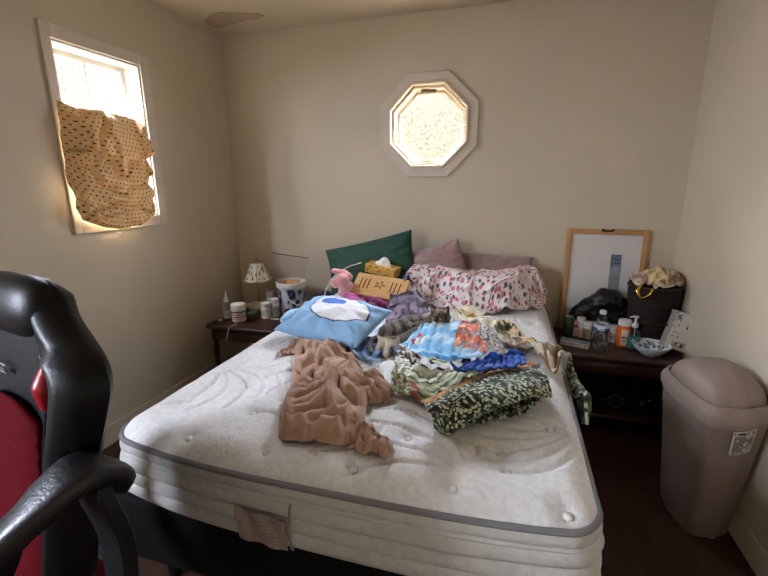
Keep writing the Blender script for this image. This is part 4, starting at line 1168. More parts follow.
hq = W(456, 331, .82)
quilt_piece('quilt_block', qo, bot, top, lef, rig, 46, 26, 1.14, 1.22, 35, sky_col, hump(hq.x, hq.y, .095, .30, .15), .03, 9, pin=.5)
# white band with dark figures below the block, and the royal blue lining beside it
def band_col(G, uv):
    c = paint(uv.shape[:2], (226, 226, 228)); d, r = cell(uv[..., 0] * 9, uv[..., 1] * 2, 9); put(c, (d < .34) & (r > .3), (24, 26, 40)); put(c, (uv[..., 0] < .3) & (vnoise(uv[..., 0] * 30, uv[..., 1] * 3, 0, 3) > .5), (110, 84, 70)); return c
quilt_piece('quilt_band', qo, P3([(396, 354), (415, 365), (440, 374), (480, 373), (505, 369)], .84), P3([(398, 346), (416, 357), (440, 367), (480, 363), (505, 361)], .845), P3([(396, 354), (398, 346)], .842), P3([(505, 369), (505, 361)], .842), 40, 8, 1.08, 1.15, 41, band_col, lambda x, y: np.full(np.shape(x), .828), .01, 12, steps=30, thick=.008)
def royal_col(G, uv):
    c = paint(uv.shape[:2], (44, 96, 196)); put(c, vnoise(uv[..., 0] * 12, uv[..., 1] * 5, 0, 3, 2) > .58, (26, 62, 150)); return c
quilt_piece('quilt_lining', qo, P3([(450, 373), (480, 372), (505, 370), (526, 365)], .856), P3([(470, 365), (490, 360), (510, 356), (523, 357)], .862), P3([(450, 373), (470, 365)], .858), P3([(526, 365), (523, 357)], .858), 36, 12, 1.2, 1.25, 43, royal_col, lambda x, y: np.full(np.shape(x), .844), .02, 14, steps=50, thick=.008)
# rolled border in dark leaf print: comes over the heap, ends in a lip and turns under, dark mouth below
def lip():
    back = resample(P3([(424, 402), (452, 388), (480, 376), (504, 368), (532, 362)], .815), 60)
    crest = resample(P3([(428, 410), (455, 396), (485, 383), (510, 374), (543, 371)], .845), 60)
    front = resample(P3([(434, 422, .775), (447, 431, .758), (464, 418, .80), (490, 405, .835), (514, 397, .845), (536, 391, .84), (551, 393, .815)], .8), 60)
    front2 = front + np.array([0, .015, -.022]); 
    under = front + np.array([.0, .10, -.028]); under[:, 2] = np.maximum(under[:, 2], .762)
    rows = [back, crest, crest * .5 + front * .5 + np.array([0, 0, .012]), front, front2, under]
    S = np.stack(rows); t = np.linspace(0, len(rows) - 1, 40); out = np.empty((40, 60, 3)); n = len(rows)
    for i, tt in enumerate(t):
        k = min(int(tt), n - 2); f = tt - k; a, b, c_, d = S[max(k - 1, 0)], S[k], S[k + 1], S[min(k + 2, n - 1)]
        out[i] = .5 * (2 * b + (c_ - a) * f + (2 * a - 5 * b + 4 * c_ - d) * f * f + (3 * b - a - 3 * c_ + d) * f ** 3)
    out[..., 2] += .016 * (vnoise(out[..., 0] * 22, out[..., 1] * 22, 0, 5, 2) - .5); out[..., 2] = np.maximum(out[..., 2], .747)
    return out
def lip_col(G, uv):
    c = paint(uv.shape[:2], (40, 40, 40)); leafy(c, np.ones(uv.shape[:2], bool), uv, 30, 18, 11); v = uv[..., 1]
    put(c, v < .10, (206, 150, 78)); put(c, (v < .10) & (vnoise(uv[..., 0] * 20, v * 20, 0, 4) > .62), (160, 104, 52)); put(c, v > .86, (60, 56, 46)); return c
G = upsample(lip(), 4); uv = gridUV(G)
grid_mesh('rolled_border', G - np.array(qo.location), M_quilt, qo, lip_col(G, uv), uv, thick=.010)
def under_col(G, uv): 
    c = paint(uv.shape[:2], (40, 40, 40)); return leafy(c, np.ones(uv.shape[:2], bool), uv, 24, 10, 17)
quilt_piece('quilt_underlayer', qo, P3([(450, 431), (490, 421), (520, 416), (541, 403)], .75), P3([(452, 405), (480, 395), (510, 385), (535, 380)], .75), P3([(450, 431), (452, 405)], .75), P3([(541, 403), (535, 380)], .75), 40, 16, 1.1, 1.15, 47, under_col, MG, .015, 10, steps=40)

# ================================================================== CAT
M_fur = mat('tabby_fur', (110, 92, 74), rough=.95, attr='Col', var=.25, vscale=90, bump=.7, bscale=240, sheen=.3)
def fur(co):
    c = np.empty((len(co), 3)); c[:] = L3((104, 86, 68))
    x, y, z = co.T
    s = np.sin((x * 1.0 + y * .6) * 95 + 5 * vnoise(x * 14, y * 14, z * 14, 3, 2))
    put(c, s > .25, (44, 36, 30)); put(c, vnoise(x * 30, y * 30, z * 30, 5) > .66, (150, 128, 104))
    return c
hd = W(440, 317, .865); sh = W(426, 325, .80); mid = W(408, 328, .80); hip = W(389, 335, .80)
ctr = Vector(((hd.x + hip.x) / 2, (hd.y + hip.y) / 2, .735))
F = (Vector((0, 0, CAM_H)) - hd); F.z = 0; F.normalize(); F = (F + Vector((-.30, 0, -.12))).normalized()   # where the face looks
Rt = F.cross(Vector((0, 0, 1))).normalized() * -1; Up = Rt.cross(F) * (-1 if Rt.cross(F).z < 0 else 1)
if Rt.x < 0: Rt = -Rt
paw1, paw2 = W(378, 350, .755), W(386, 354, .752)
chains = [[(hip, .062), (mid, .068), (sh, .062), (hd - F * .03 - Up * .02, .05)],
          [(hd, .046), (hd + F * .018 - Up * .008, .038)],
          [(hd + F * .040 - Up * .016, .020), (hd + F * .030 - Up * .018, .024)],
          [(hip - Vector((0, 0, .01)), .045), (W(384, 343, .77), .032), (paw1, .019)],
          [(hip - Vector((-.03, .04, .02)), .04), (W(391, 346, .765), .028), (paw2, .018)]]
for s in (-1, 1):
    b = hd + Rt * s * .030 + Up * .028 - F * .002
    chains.append([(b, .021), (b + Rt * s * .010 + Up * .022, .012), (b + Rt * s * .013 + Up * .036, .005)])
loc = lambda p: p - ctr
def cat_col(co):
    c = fur(co); w = co + np.array(ctr)
    f_ = (w - np.array(hd)) @ np.array(F); u_ = (w - np.array(hd)) @ np.array(Up); r_ = (w - np.array(hd)) @ np.array(Rt)
    near = np.linalg.norm(w - np.array(hd), axis=1) < .085
    put(c, near & (f_ > .040) & (u_ < -.006) & (np.abs(r_) < .026), (214, 200, 178))
    put(c, near & (f_ < .04) & (u_ < -.035), (216, 204, 184))
    put(c, near & (f_ > .02) & (u_ > .012) & (np.sin(r_ * 420) > .35), (38, 30, 26))
    for p in (paw1, paw2): put(c, np.linalg.norm(w - np.array(p), axis=1) < .045, (214, 192, 158))
    q = (w - np.array(sh)) @ np.array(F); put(c, (q > .045) & (u_ < -.03) & ~near, (206, 192, 170))
    return c
cat = blob('cat', [[(loc(p), r) for p, r in ch] for ch in chains], M_fur, None, .0045, 3, .003, 60, 9, cat_col)
cat.location = ctr; settle(cat, Matrix.Translation(ctr), MG); tag(cat, 'brown tabby cat with white chin resting behind the quilt', 'cat')
M_eye = mat('cat_eye', (170, 160, 70), rough=.15, var=0); M_pup = mat('cat_pupil', (10, 10, 10), rough=.15, var=0); M_nose = mat('cat_nose', (176, 112, 100), rough=.5, var=0)
for s in (-1, 1):
    e = loc(hd + Rt * s * .0185 + Up * .005 + F * .0455)
    bm = BM(); bmesh.ops.create_icosphere(bm, subdivisions=2, radius=.0078, matrix=Matrix.Translation(e)); ey = obj('eye', bm, M_eye, cat)
    bm = BM(); bmesh.ops.create_icosphere(bm, subdivisions=2, radius=.0042, matrix=Matrix.Translation(e + F * .0048)); obj('pupil', bm, M_pup, ey)
bm = BM(); bmesh.ops.create_icosphere(bm, subdivisions=2, radius=.006, matrix=Matrix.Translation(loc(hd + F * .060 - Up * .010))); obj('nose', bm, M_nose, cat)
M_pinkear = mat('inner_ear', (170, 124, 108), rough=.8, var=.1)
for s in (-1, 1):
    b = loc(hd + Rt * s * .032 + Up * .036 + F * .014)
    bm = BM(); add_tube(bm, [b, b + Rt * s * .007 + Up * .020 - F * .004], [.009, .003], 8); obj('inner_ear', bm, M_pinkear, cat)
bm = BM(); tp = smooth_path([loc(hip) + Vector((-.02, .03, -.01)), loc(W(376, 338, .78)), loc(W(370, 345, .765)), loc(W(372, 353, .758))], 8)
obj('tail', tube([*tp], [.017 - .008 * i / (len(tp) - 1) for i in range(len(tp))], 10, 0), M_black if False else mat('tail_fur', (70, 58, 46), rough=.95, var=.4, vscale=50, bump=.6, bscale=240, sheen=.3), cat)
# ================================================================== RIGHT NIGHTSTAND: board, bag, basket, bottles
M_pine = mat('pine_frame', (186, 136, 88), rough=.5, var=.2, vscale=14, stretch=(1, 1, 6))
M_board = mat('pale_board', (206, 202, 196), rough=.6, var=.05, vscale=3)
M_cw = mat('white_plastic', (222, 220, 214), rough=.4, var=.04)
M_lab = mat('printed_label', (200, 200, 200), rough=.5, var=0, attr='Col')
M_clear = glass_mat('clear_plastic', (240, 246, 250), .12, .05)
TL, TR2 = WY(567.5, 229.5, 3.135), WY(650, 231, 3.135)
fw_, zt_ = (TR2 - TL).length, (TL.z + TR2.z) / 2
fh_ = math.hypot(zt_ - NZ, .07) 
fb = thing('framed_board', 'wood-framed pale board with grey photo print, leaning on the back wall', 'picture frame')
fb.matrix_world = frame_matrix(((TL.x + TR2.x) / 2, 3.112, NZ + .002), (1, 0, 0), (0, .025, zt_ - NZ))      # local: x right, y up the board, z towards the room
bm = BM(); b_ = .034
for lo, hi in (((-fw_ / 2, 0, -.012), (-fw_ / 2 + b_, fh_, .012)), ((fw_ / 2 - b_, 0, -.012), (fw_ / 2, fh_, .012)), ((-fw_ / 2 + b_, fh_ - b_, -.012), (fw_ / 2 - b_, fh_, .012)), ((-fw_ / 2 + b_, 0, -.012), (fw_ / 2 - b_, b_, .012))):
    add_box(bm, lo, hi, .003)
obj('frame', bm, M_pine, fb)
obj('board', box((-fw_ / 2 + b_ - .004, b_ - .004, -.008), (fw_ / 2 - b_ + .004, fh_ - b_ + .004, .002)), M_board, fb)
fi = fb.matrix_world.inverted()
q0, q1 = fi @ WY(607, 296, 3.11), fi @ WY(622.5, 255, 3.12)
n_ = 50; U, V = np.meshgrid(np.linspace(0, 1, n_), np.linspace(0, 1, n_))
Gp = np.stack([q0.x + (q1.x - q0.x) * U, .12 + (q1.y - .12) * V, np.full_like(U, .0035)], -1)
c = paint(U.shape, (128, 130, 134)); put(c, vnoise(U * 8, V * 30, 0, 3, 2) > .52, (146, 148, 152)); put(c, V > .80, (112, 130, 150)); put(c, (V > .82) & (U > .25) & (U < .9) & ((np.sin(U * 34) > .5) | (np.sin(V * 90) > .6)), (62, 78, 98)); put(c, (V > .8) & (U < .2), (92, 90, 88))
grid_mesh('photo_print', Gp, M_lab, fb, c, None, thick=.001)
bm = BM(); add_box(bm, (-.032, fh_ - .016, .008), (.032, fh_ - .004, .016), .003); add_box(bm, (-.038, fh_ - .008, .010), (-.024, fh_ + .004, .018), .002); add_box(bm, (.024, fh_ - .008, .010), (.038, fh_ + .004, .018), .002)
obj('hanger_clip', bm, mat('dark_metal', (60, 48, 38), rough=.4, metal=.6), fb)
obj('nail', lathe([(0, .003), (.004, .002), (.004, 0)], 8, (fw_ / 2 - .05, fh_ - .075, .002)), M_pine, fb)

M_bag = mat('black_bag_plastic', (13, 13, 14), rough=.38, var=.2, bump=.8, bscale=45, spec=.5)
bz = lambda x, y, Y: WY(x, y, Y)
chains = [[(bz(574, 316, 3.04), .04), (bz(588, 306, 3.03), .06), (bz(604, 300, 3.02), .07), (bz(616, 302, 3.02), .065), (bz(623, 310, 3.02), .05)], [(bz(596, 316, 3.02), .06), (bz(614, 316, 3.02), .06)], [(bz(604, 296, 3.03), .058), (bz(612, 298, 3.03), .06)]]
chains = [[(Vector((p.x, p.y, max(p.z, NZ + r + .004))), r) for p, r in ch] for ch in chains]
blob_thing('plastic_bag', 'crumpled black plastic bag slumped in front of the framed board', 'bag', chains, M_bag, .006, .016, 22, 5, 2)

# wicker basket with laundry
M_wick = mat('dark_wicker', (44, 32, 27), rough=.6, var=.3, vscale=60, bump=.3, bscale=100)
bk = WY(662, 290, 2.955); bkr = .141; bkx = min(bk.x, XR - bkr - .012); bh_ = WY(661, 289, 2.955 - .10).z - NZ
bt = thing('wicker_basket', 'dark wicker basket heaped with laundry in the right corner', 'basket', (bkx, 2.955, NZ))
bm = BM(); rows = int(bh_ / .011); sg = 48
for i in range(rows):
    z = .006 + i * (bh_ - .012) / (rows - 1); r0 = bkr * (.80 + .20 * z / bh_)
    pts = [Vector((math.cos(a) * (r0 + .0035 * math.sin(a * 16 + PI * i)), math.sin(a) * (r0 + .0035 * math.sin(a * 16 + PI * i)), z)) for a in [k * 2 * PI / 96 for k in range(96)]]
    add_tube(bm, pts, .0056, 5, True)
obj('woven_side', bm, M_wick, bt)
obj('base', lathe([(0, .001), (bkr * .80, .001), (bkr * .80, .012), (0, .012)], 32), M_wick, bt)
obj('inner_wall', lathe([(bkr * .79, .004), (bkr * .985, bh_ - .004)], 32), M_wick, bt)
obj('rim', (lambda b: (add_tube(b, [Vector((math.cos(k * PI / 24) * bkr, math.sin(k * PI / 24) * bkr, bh_)) for k in range(48)], .011, 8, True), b)[1])(BM()), M_wick, bt)
bm = BM(); add_tube(bm, smooth_path([(-.10, -bkr * .80, bh_ * .42), (-.06, -bkr - .01, bh_ * .46), (.0, -bkr - .014, bh_ * .44), (.06, -bkr - .01, bh_ * .46), (.1, -bkr * .8, bh_ * .42)], 6), .007, 8); obj('handle', bm, M_wick, bt)
M_laundry = soft('beige_print_cotton', (190, 172, 148), attr='Col')
nA, nB = 110, 60; A, R_ = np.meshgrid(np.linspace(0, 2 * PI, nA, endpoint=False), np.linspace(0, 1, nB))
rr = R_ * (bkr * 1.02 + .028 * (vnoise(np.cos(A) * 2.5 + 5, np.sin(A) * 2.5, 0, 4, 2) - .3) * R_)
xx, yy = rr * np.cos(A), rr * np.sin(A)
ph = xx * 9 + yy * 5 + 1.7 * (vnoise(xx * 9 + 4, yy * 9, 0, 6) - .5) * 2; ph2 = xx * -7 + yy * 11 + 1.6 * (vnoise(xx * 8, yy * 8 + 7, 0, 9) - .5) * 2
zz = .045 * (1 - R_ ** 3) + .040 * (np.abs(np.sin(PI * ph))) ** .8 * (1 - .4 * R_) + .025 * (1 - np.abs(np.sin(PI * ph2))) - .012 * R_ ** 6
Gl = np.stack([xx, yy, zz + bh_ * 0 + .016], -1)
c = paint(A.shape, (196, 176, 148)); n1 = vnoise(xx * 30, yy * 30, zz * 20, 3, 2); put(c, n1 > .55, (150, 120, 98)); put(c, n1 < .4, (216, 200, 176)); put(c, (np.abs(xx + .02) < .05) & (yy < .02) & (yy > -.13), (224, 198, 146)); d, r = cell(xx * 60, yy * 60, 4); put(c, (d < .2) & (r > .6), (110, 80, 70))
lz = tag(grid_mesh('laundry_heap', Gl, M_laundry, None, c, None, thick=.004, closed_u=True), 'heap of beige and brown patterned laundry on top of the wicker basket', 'laundry')
lz.location = (bkx, 2.955, NZ + bh_ - .002)
M_gold = mat('gold_foil', (214, 172, 60), rough=.25, metal=.7, var=.1)
gp = [bt.location + Vector(v) for v in ((-bkr * .74, -bkr * .80, bh_ + .022), (-bkr * .86, -bkr * .84, bh_ - .01), (-bkr * .74, -bkr * .98, bh_ - .05), (-bkr * .50, -bkr * 1.06, bh_ - .03), (-bkr * .38, -bkr * 1.05, bh_ + .01))]
bm = BM(); add_tube(bm, smooth_path(gp, 6), 1., 8, False, (.012, .004)); tag(obj('ribbon', bm, M_gold, None), 'shiny gold ribbon hanging over the basket rim', 'ribbon')

# bowl
bw = W(654, 338, NZ + .07); bw = Vector((.845, 2.725, NZ + .001))
def lathe_grid(prof, n=64):
    P_ = np.array(prof, float); a = np.linspace(0, 2 * PI, n, endpoint=False)
    return np.stack([P_[:, 0:1] * np.cos(a)[None], P_[:, 0:1] * np.sin(a)[None], np.repeat(P_[:, 1:2], n, 1)], -1)
prof = resample([(.0001, .004, 0), (.05, .0, 0), (.055, .004, 0), (.085, .024, 0), (.112, .05, 0), (.126, .07, 0), (.128, .073, 0), (.124, .072, 0), (.108, .053, 0), (.08, .029, 0), (.05, .012, 0), (.0001, .009, 0)], 60)[:, :2]
prof = prof * np.array([.82, .95]); G = lathe_grid(prof, 80); c = paint(G.shape[:2], (214, 220, 220)); R_ = np.arange(60)[:, None] * np.ones((1, 80)); A_ = np.ones((60, 1)) * np.arange(80)[None]
m = (R_ > 33); d, r = cell(G[..., 0] * 45, G[..., 1] * 45, 7); put(c, m & (d < .45) & (r > .3), (112, 142, 148)); put(c, m & (d < .3) & (r > .6), (70, 86, 96)); d, r = cell(A_ * .22, R_ * .22, 3); put(c, (R_ < 30) & (R_ > 8) & (d < .22) & (r > .55), (150, 172, 180))
o = grid_mesh('bowl', G, mat('glazed_ceramic', (214, 220, 220), rough=.15, var=0, attr='Col', spec=.6), None, c, None, closed_u=True); o.location = bw; tag(o, 'white ceramic bowl with blue-grey leaf print inside', 'bowl')

# bottles and jars
def label_band(name, r, z0, z1, fn, parent, n=40):
    G = lathe_grid([(r, z0 + (z1 - z0) * k / 15) for k in range(16)], n); u = np.linspace(0, 1, n, endpoint=False)[None] * np.ones((16, 1)); v = np.linspace(0, 1, 16)[:, None] * np.ones((1, n))
    return grid_mesh(name, G, M_lab, parent, fn(u, v), None, closed_u=True)
def text_label(base, ink, sd=1):
    def f(u, v):
        c = paint(u.shape, base); put(c, (np.sin(v * 28) > .2) & (vnoise(u * 40, v * 8, 0, sd) > .45) & (v > .12) & (v < .88), ink); return c
    return f
def px_size(base, hp, wp):
    k = depth(base); return hp * k, wp * k / 2
def pill_bottle(label, base, h, r, body, cap, lab=None, ink=(120, 120, 120), group=None, name='pill_bottle', sd=1, capf=.22, rx=0.):
    t = thing(name, label, 'bottle', base, (rx, 0, random.uniform(0, 6)), group)
    hb = h * (1 - capf)
    obj('body', lathe([(0, 0), (r * .92, 0), (r, .003), (r, hb * .86), (r * .93, hb * .93), (r * .78, hb * .97), (r * .78, hb + .002), (0, hb + .002)], 20), body, t)
    obj('cap', lathe([(0, hb), (r * .95, hb), (r * .97, hb + .002), (r * .97, h - .002), (r * .9, h), (0, h)], 24), cap, t)
    if lab: label_band('label', r * 1.012, hb * .14, hb * .8, text_label(lab, ink, sd), t)
    return t
M_orange = mat('amber_plastic', (226, 104, 22), rough=.2, var=.05, spec=.5)
M_pinkb = mat('pink_plastic', (206, 150, 150), rough=.4, var=.05); M_greenb = mat('green_plastic', (54, 84, 58), rough=.4, var=.05)
M_red_b = mat('red_plastic', (150, 36, 44), rough=.4, var=.05)
gR = 'bottles on the right nightstand'
B = lambda px, py: W(px, py, NZ + .001)
def put_b(px, py, hp, wp, lab, body, cap, ll=None, ink=(120, 120, 120), sd=1, **k):
    b = B(px, py); h, r = px_size(b, hp, wp); return pill_bottle(lab, b, h, r, body, cap, ll, ink, k.pop('group', gR), sd=sd, **k)
# green can
b = B(567.5, 336.5); h, r = px_size(b, 21, 10)
t = thing('drink_can', 'dark green can with silver top beside the mattress edge', 'can', b)
obj('can_body', lathe([(0, 0), (r * .8, 0), (r, .008), (r, h - .012), (r * .86, h - .002)], 24), mat('green_can', (38, 66, 48), rough=.3, metal=.4, var=.3, vscale=40), t)
obj('can_lid', lathe([(r * .87, h - .003), (r * .88, h), (r * .8, h), (r * .78, h - .004), (0, h - .004)], 24), M_chrome, t)
obj('pull_tab', box((-r * .3, -.004, h - .004), (r * .3, .006, h - .001), .001), M_chrome, t)
put_b(573.5, 336.5, 17, 7.5, 'small red and pink bottle beside the green can', M_red_b, M_pinkb, (206, 170, 170), (150, 60, 70), 3)
put_b(579.5, 336.5, 20, 8.5, 'white bottle just left of the shorter bottles, behind the flat blue box', M_cw, M_cw, (222, 214, 206), (168, 120, 110), 4)
put_b(587, 338, 17, 8.5, 'short white bottle with brown label behind the flat blue box', M_cw, M_cw, (176, 158, 144), (104, 84, 72), 5)
put_b(593.5, 338, 16.5, 7.5, 'plain short white bottle between brown-labelled bottle and water bottle', M_cw, M_cw)
put_b(612, 341.5, 17, 8, 'white bottle tucked between the glass mug and amber bottle', M_cw, M_cw, (216, 210, 204), (150, 130, 130), 7)
put_b(622, 345.5, 27, 12, 'amber prescription bottle with a white cap', M_orange, M_cw, None, capf=.2)
pl = bpy.data.objects['pill_bottle.005'] if 'pill_bottle.005' in bpy.data.objects else None
# paper label wrapping a third of the amber bottle
t = [o for o in COL.objects if o.get('label', '').startswith('amber')][0]; t.rotation_euler = (0, 0, 0)
b = B(622, 345.5); h, r = px_size(b, 27, 12); hb = h * .8
Gp = np.array([[(r * 1.015 * math.cos(a), r * 1.015 * math.sin(a), hb * (.12 + .72 * k / 15)) for a in np.linspace(-2.15, -.95, 14)] for k in range(16)])
uv = gridUV(Gp); grid_mesh('paper_label', Gp, M_lab, t, text_label((226, 206, 190), (120, 80, 60), 9)(uv[..., 0] * .4, uv[..., 1]), None)
# water bottle
b = B(600, 340); h, r = px_size(b, 31, 14.5)
t = thing('water_bottle', 'clear plastic water bottle with a white cap and blue label', 'bottle', b)
obj('bottle_body', lathe([(0, 0), (r * .8, 0), (r, .008), (r * .96, h * .2), (r, h * .28), (r, h * .55), (r * .96, h * .62), (r * .8, h * .74), (r * .42, h * .86), (r * .36, h * .9)], 28), M_clear, t)
obj('cap', lathe([(0, h * .885), (r * .42, h * .885), (r * .44, h * .9), (r * .44, h - .002), (r * .4, h), (0, h)], 20), M_cw, t)
def wl(u, v):
    c = paint(u.shape, (226, 232, 238)); put(c, (v < .62) & (v > .1) & (vnoise(u * 12, v * 2, 0, 3) + v * .4 < .72), (52, 92, 160)); put(c, (v < .4) & (np.sin(u * 40) > .5), (28, 52, 110)); return c
label_band('label', r * 1.01, h * .28, h * .56, wl, t)
obj('water', lathe([(0, .003), (r * .78, .003), (r * .95, .01), (r * .92, h * .2), (r * .95, h * .28), (r * .95, h * .4), (0, h * .4)], 24), M_clear, t)
# glass mug
b = B(601, 350); h, r = px_size(b, 19, 17); 
t = thing('glass_mug', 'small clear glass mug in front of the water bottle', 'mug', b)
obj('mug_body', lathe([(0, 0), (r * .82, 0), (r * .9, .004), (r, h * .3), (r, h * .7), (r * .9, h), (r * .84, h), (r * .93, h * .7), (r * .93, h * .3), (r * .8, .012), (0, .010)], 28), glass_mat('thick_glass', (246, 246, 246), .16, .12), t)
obj('handle', tube([(r * .9, -.01, h * .8), (r * 1.25, -.02, h * .75), (r * 1.3, -.02, h * .4), (r * .95, -.01, h * .25)], .005, 8), glass_mat('handle_glass', (226, 226, 224), .25, .04), t)
bm = BM(); 
for k in range(9):
    a = k * 2.4; q = r * .55 * math.sqrt(k / 9); bmesh.ops.create_icosphere(bm, subdivisions=1, radius=r * .22, matrix=Matrix.Translation((q * math.cos(a), q * math.sin(a), .016 + h * .12 + h * .06 * (k % 3))))
obj('pebbles', bm, mat('brown_beads', (150, 128, 112), rough=.3, var=.4, vscale=60), t)['kind'] = 'stuff'
# sanitiser pump
b = B(632, 348); h, r = px_size(b, 34, 12.5)
t = thing('pump_bottle', 'clear pump bottle of teal hand gel beside the amber bottle', 'bottle', b)
M_teal = mat('teal_gel', (92, 158, 150), rough=.15, var=.05, trans=.35)
obj('bottle_body', lathe([(0, 0), (r * .92, 0), (r, .005), (r, h * .48), (r * .85, h * .56), (r * .42, h * .62), (r * .38, h * .66)], 24, sx=1, sy=.75), M_clear, t)
obj('gel', lathe([(0, .003), (r * .9, .003), (r * .94, .008), (r * .94, h * .38), (0, h * .38)], 24, sx=1, sy=.72), M_teal, t)
bm = BM(); add_lathe(bm, [(0, h * .65), (r * .45, h * .65), (r * .47, h * .75), (r * .2, h * .76), (r * .16, h * .93), (0, h * .93)], 16); add_tube(bm, [Vector((r * .35, 0, h * .955)), Vector((-r * .3, 0, h * .965)), Vector((-r * .95, -.004, h * .94))], [.006, .0055, .003], 8); obj('pump', bm, M_cw, t)
bm = BM(); add_tube(bm, [Vector((0, 0, h * .65)), Vector((r * .1, 0, .01))], .002, 6); obj('dip_tube', bm, M_cw, t)
# flat blue-white carton
pA, pB = B(561, 344), B(588.5, 350); d_ = (pB - pA); ln = d_.length
t = thing('flat_carton', 'flat white carton with blue top at the front of the right nightstand', 'box', (pA + pB) / 2 + Vector((.006, .03, 0)), (0, 0, math.atan2(d_.y, d_.x)))
def fc(fi, U, V):
    c = paint(U.shape, (218, 220, 224) if fi != 1 and fi != 0 else (112, 142, 178)); 
    if fi == 0: put(c, (np.sin(V * 30) > .3) & (vnoise(U * 20, V * 6, 0, 2) > .5), (196, 206, 218))
    if fi == 2: put(c, (V > .3) & (V < .6) & (vnoise(U * 24, V * 3, 0, 5) > .55), (120, 130, 150))
    return c
col_box('carton', (-ln / 2, -.028, 0), (ln / 2, .028, .032), 24, fc, M_lab, t)
# tilted white box at the wall
pA = B(684, 347); pA.x = min(pA.x, XR - .075)
t = thing('medicine_box', 'white printed box propped at a tilt against the right wall', 'box')
t.matrix_world = frame_matrix((.970, 2.775, NZ + .034), (math.cos(.42), 0.20, math.sin(-.30)), (.30, 0.18, .92))
def mc(fi, U, V):
    c = paint(U.shape, (226, 224, 218))
    if fi == 5 or fi == 4: c = paint(U.shape, (150, 140, 132))
    if fi == 0:
        put(c, (U < .3) & (V > .55) & (vnoise(U * 22, V * 26, 0, 3) > .6), (120, 112, 106)); put(c, (U > .62) & (U < .8) & (V > .6) & (V < .68), (40, 36, 36)); put(c, (V < .22) & (V > .1) & (U > .3) & (U < .85) & (vnoise(U * 30, V * 20, 0, 4) > .5), (70, 64, 62)); put(c, (np.sin(V * 60) > .4) & (U > .12) & (U < .5) & (V > .25) & (V < .5) & (vnoise(U * 40, V * 10, 0, 7) > .5), (150, 144, 138))
    return c
col_box('carton', (-.068, 0, -.025), (.068, .225, .025), 40, mc, M_lab, t)
bm = BM(); add_box(bm, (-.05, .225, -.02), (.01, .2258, .022)); 
vs = add_box(bm, (.0, .224, .0245), (.06, .257, .0257)); obj('open_flap', bm, mat('brown_card', (120, 104, 92), rough=.7), t, False)
o = obj('glass_bead', lathe([(0, 0), (.005, .001), (.007, .006), (.005, .011), (0, .012)], 12, tuple(B(628, 352))), M_clear); tag(o, 'tiny clear bead at the front edge below the pump bottle', 'bead')

# black speaker box with a round dial on the shelf under the right nightstand
M_dial = mat('grey_dial', (74, 74, 78), rough=.4, metal=.3)
sx0, sx1, sy0 = nr.location.x - .24, nr.location.x + .25, p2.y + .075
t = thing('subwoofer', 'black box with a round dial on the shelf below the right nightstand', 'speaker', ((sx0 + sx1) / 2, sy0 + .15, .141))
obj('cabinet', box((-(sx1 - sx0) / 2, -.14, 0), ((sx1 - sx0) / 2, .16, .255), .012, 3), M_black, t)
sp = t.matrix_basis.inverted() @ WY(616, 401, sy0 + .008)
bm = BM()
add_tube(bm, [Vector((sp.x + .042 * math.cos(k * PI / 20), -.142, min(sp.z, .2) + .042 * math.sin(k * PI / 20))) for k in range(40)], .006, 8, True, up=Vector((0, 1, 0)))
obj('dial_ring', bm, M_dial, t)
obj('dial', (lambda b: (add_tube(b, [Vector((sp.x, -.139, min(sp.z, .2))), Vector((sp.x, -.150, min(sp.z, .2)))], .03, 24, up=Vector((1, 0, 0))), b)[1])(BM()), mat('dial_black', (24, 24, 26), rough=.35), t)
bm = BM(); add_box(bm, (sp.x + .135, -.145, min(sp.z, .2) - .012), (sp.x + .147, -.138, min(sp.z, .2) + .02), .002); obj('switch', bm, M_dial, t); obj('badge', box((sp.x - .085, -.145, min(sp.z, .2) - .004), (sp.x - .055, -.138, min(sp.z, .2) + .004), .002), M_dial, t)
bm = BM(); bmesh.ops.create_icosphere(bm, subdivisions=2, radius=.004, matrix=Matrix.Translation((sp.x + .18, -.141, min(sp.z, .2) + .03))); obj('indicator', bm, M_cw, t)

# ================================================================== LEFT NIGHTSTAND: lamp, bucket, bottles
b = B(260, 309); k_ = depth(b)
M_tiff = mat('painted_glass_shade', (214, 206, 186), rough=.3, var=0, attr='Col'); M_brass = mat('aged_brass', (150, 126, 84), rough=.35, metal=.8)
lm = thing('table_lamp', 'small table lamp with a floral panelled shade in the left corner', 'lamp', b)
zb = WY(259, 280, b.y).z - NZ; zt2 = WY(259, 262, b.y).z - NZ
obj('lamp_base', lathe([(0, 0), (.048, 0), (.05, .006), (.036, .016), (.018, .022), (.012, .035), (.02, .05), (.022, .062), (.012, .075), (.009, .1), (.013, .11), (.008, .125), (.006, zb + .02), (0, zb + .02)], 24), M_brass, lm)
n8 = 12; rB, rT = 14.5 * k_, 5.5 * k_; sh_ = 50
Gs = np.empty((24, n8 * sh_ // 5, 3)); nA = Gs.shape[1]
for i in range(24):
    v = i / 23; R0 = rB + (rT - rB) * (v ** .8); z = zb + (zt2 - zb) * v
    for j in range(nA):
        a = 2 * PI * j / nA; w = 1 - .05 * abs(math.sin(a * n8 / 2)) * 0 - .07 * (1 - abs(math.cos(a * n8 / 4)))
        dz = -.010 * abs(math.sin(a * n8 / 4 * 1.0)) * (1 - v)
        Gs[i, j] = (R0 * w * math.cos(a), R0 * w * math.sin(a), z + dz)
a_ = np.linspace(0, 2 * PI, nA, endpoint=False)[None] * np.ones((24, 1)); v_ = np.linspace(0, 1, 24)[:, None] * np.ones((1, nA))
c = paint(a_.shape, (212, 206, 186)); put(c, np.abs(np.sin(a_ * n8 / 4)) < .07, (130, 118, 92)); put(c, (v_ < .06) | (v_ > .95), (140, 124, 92))
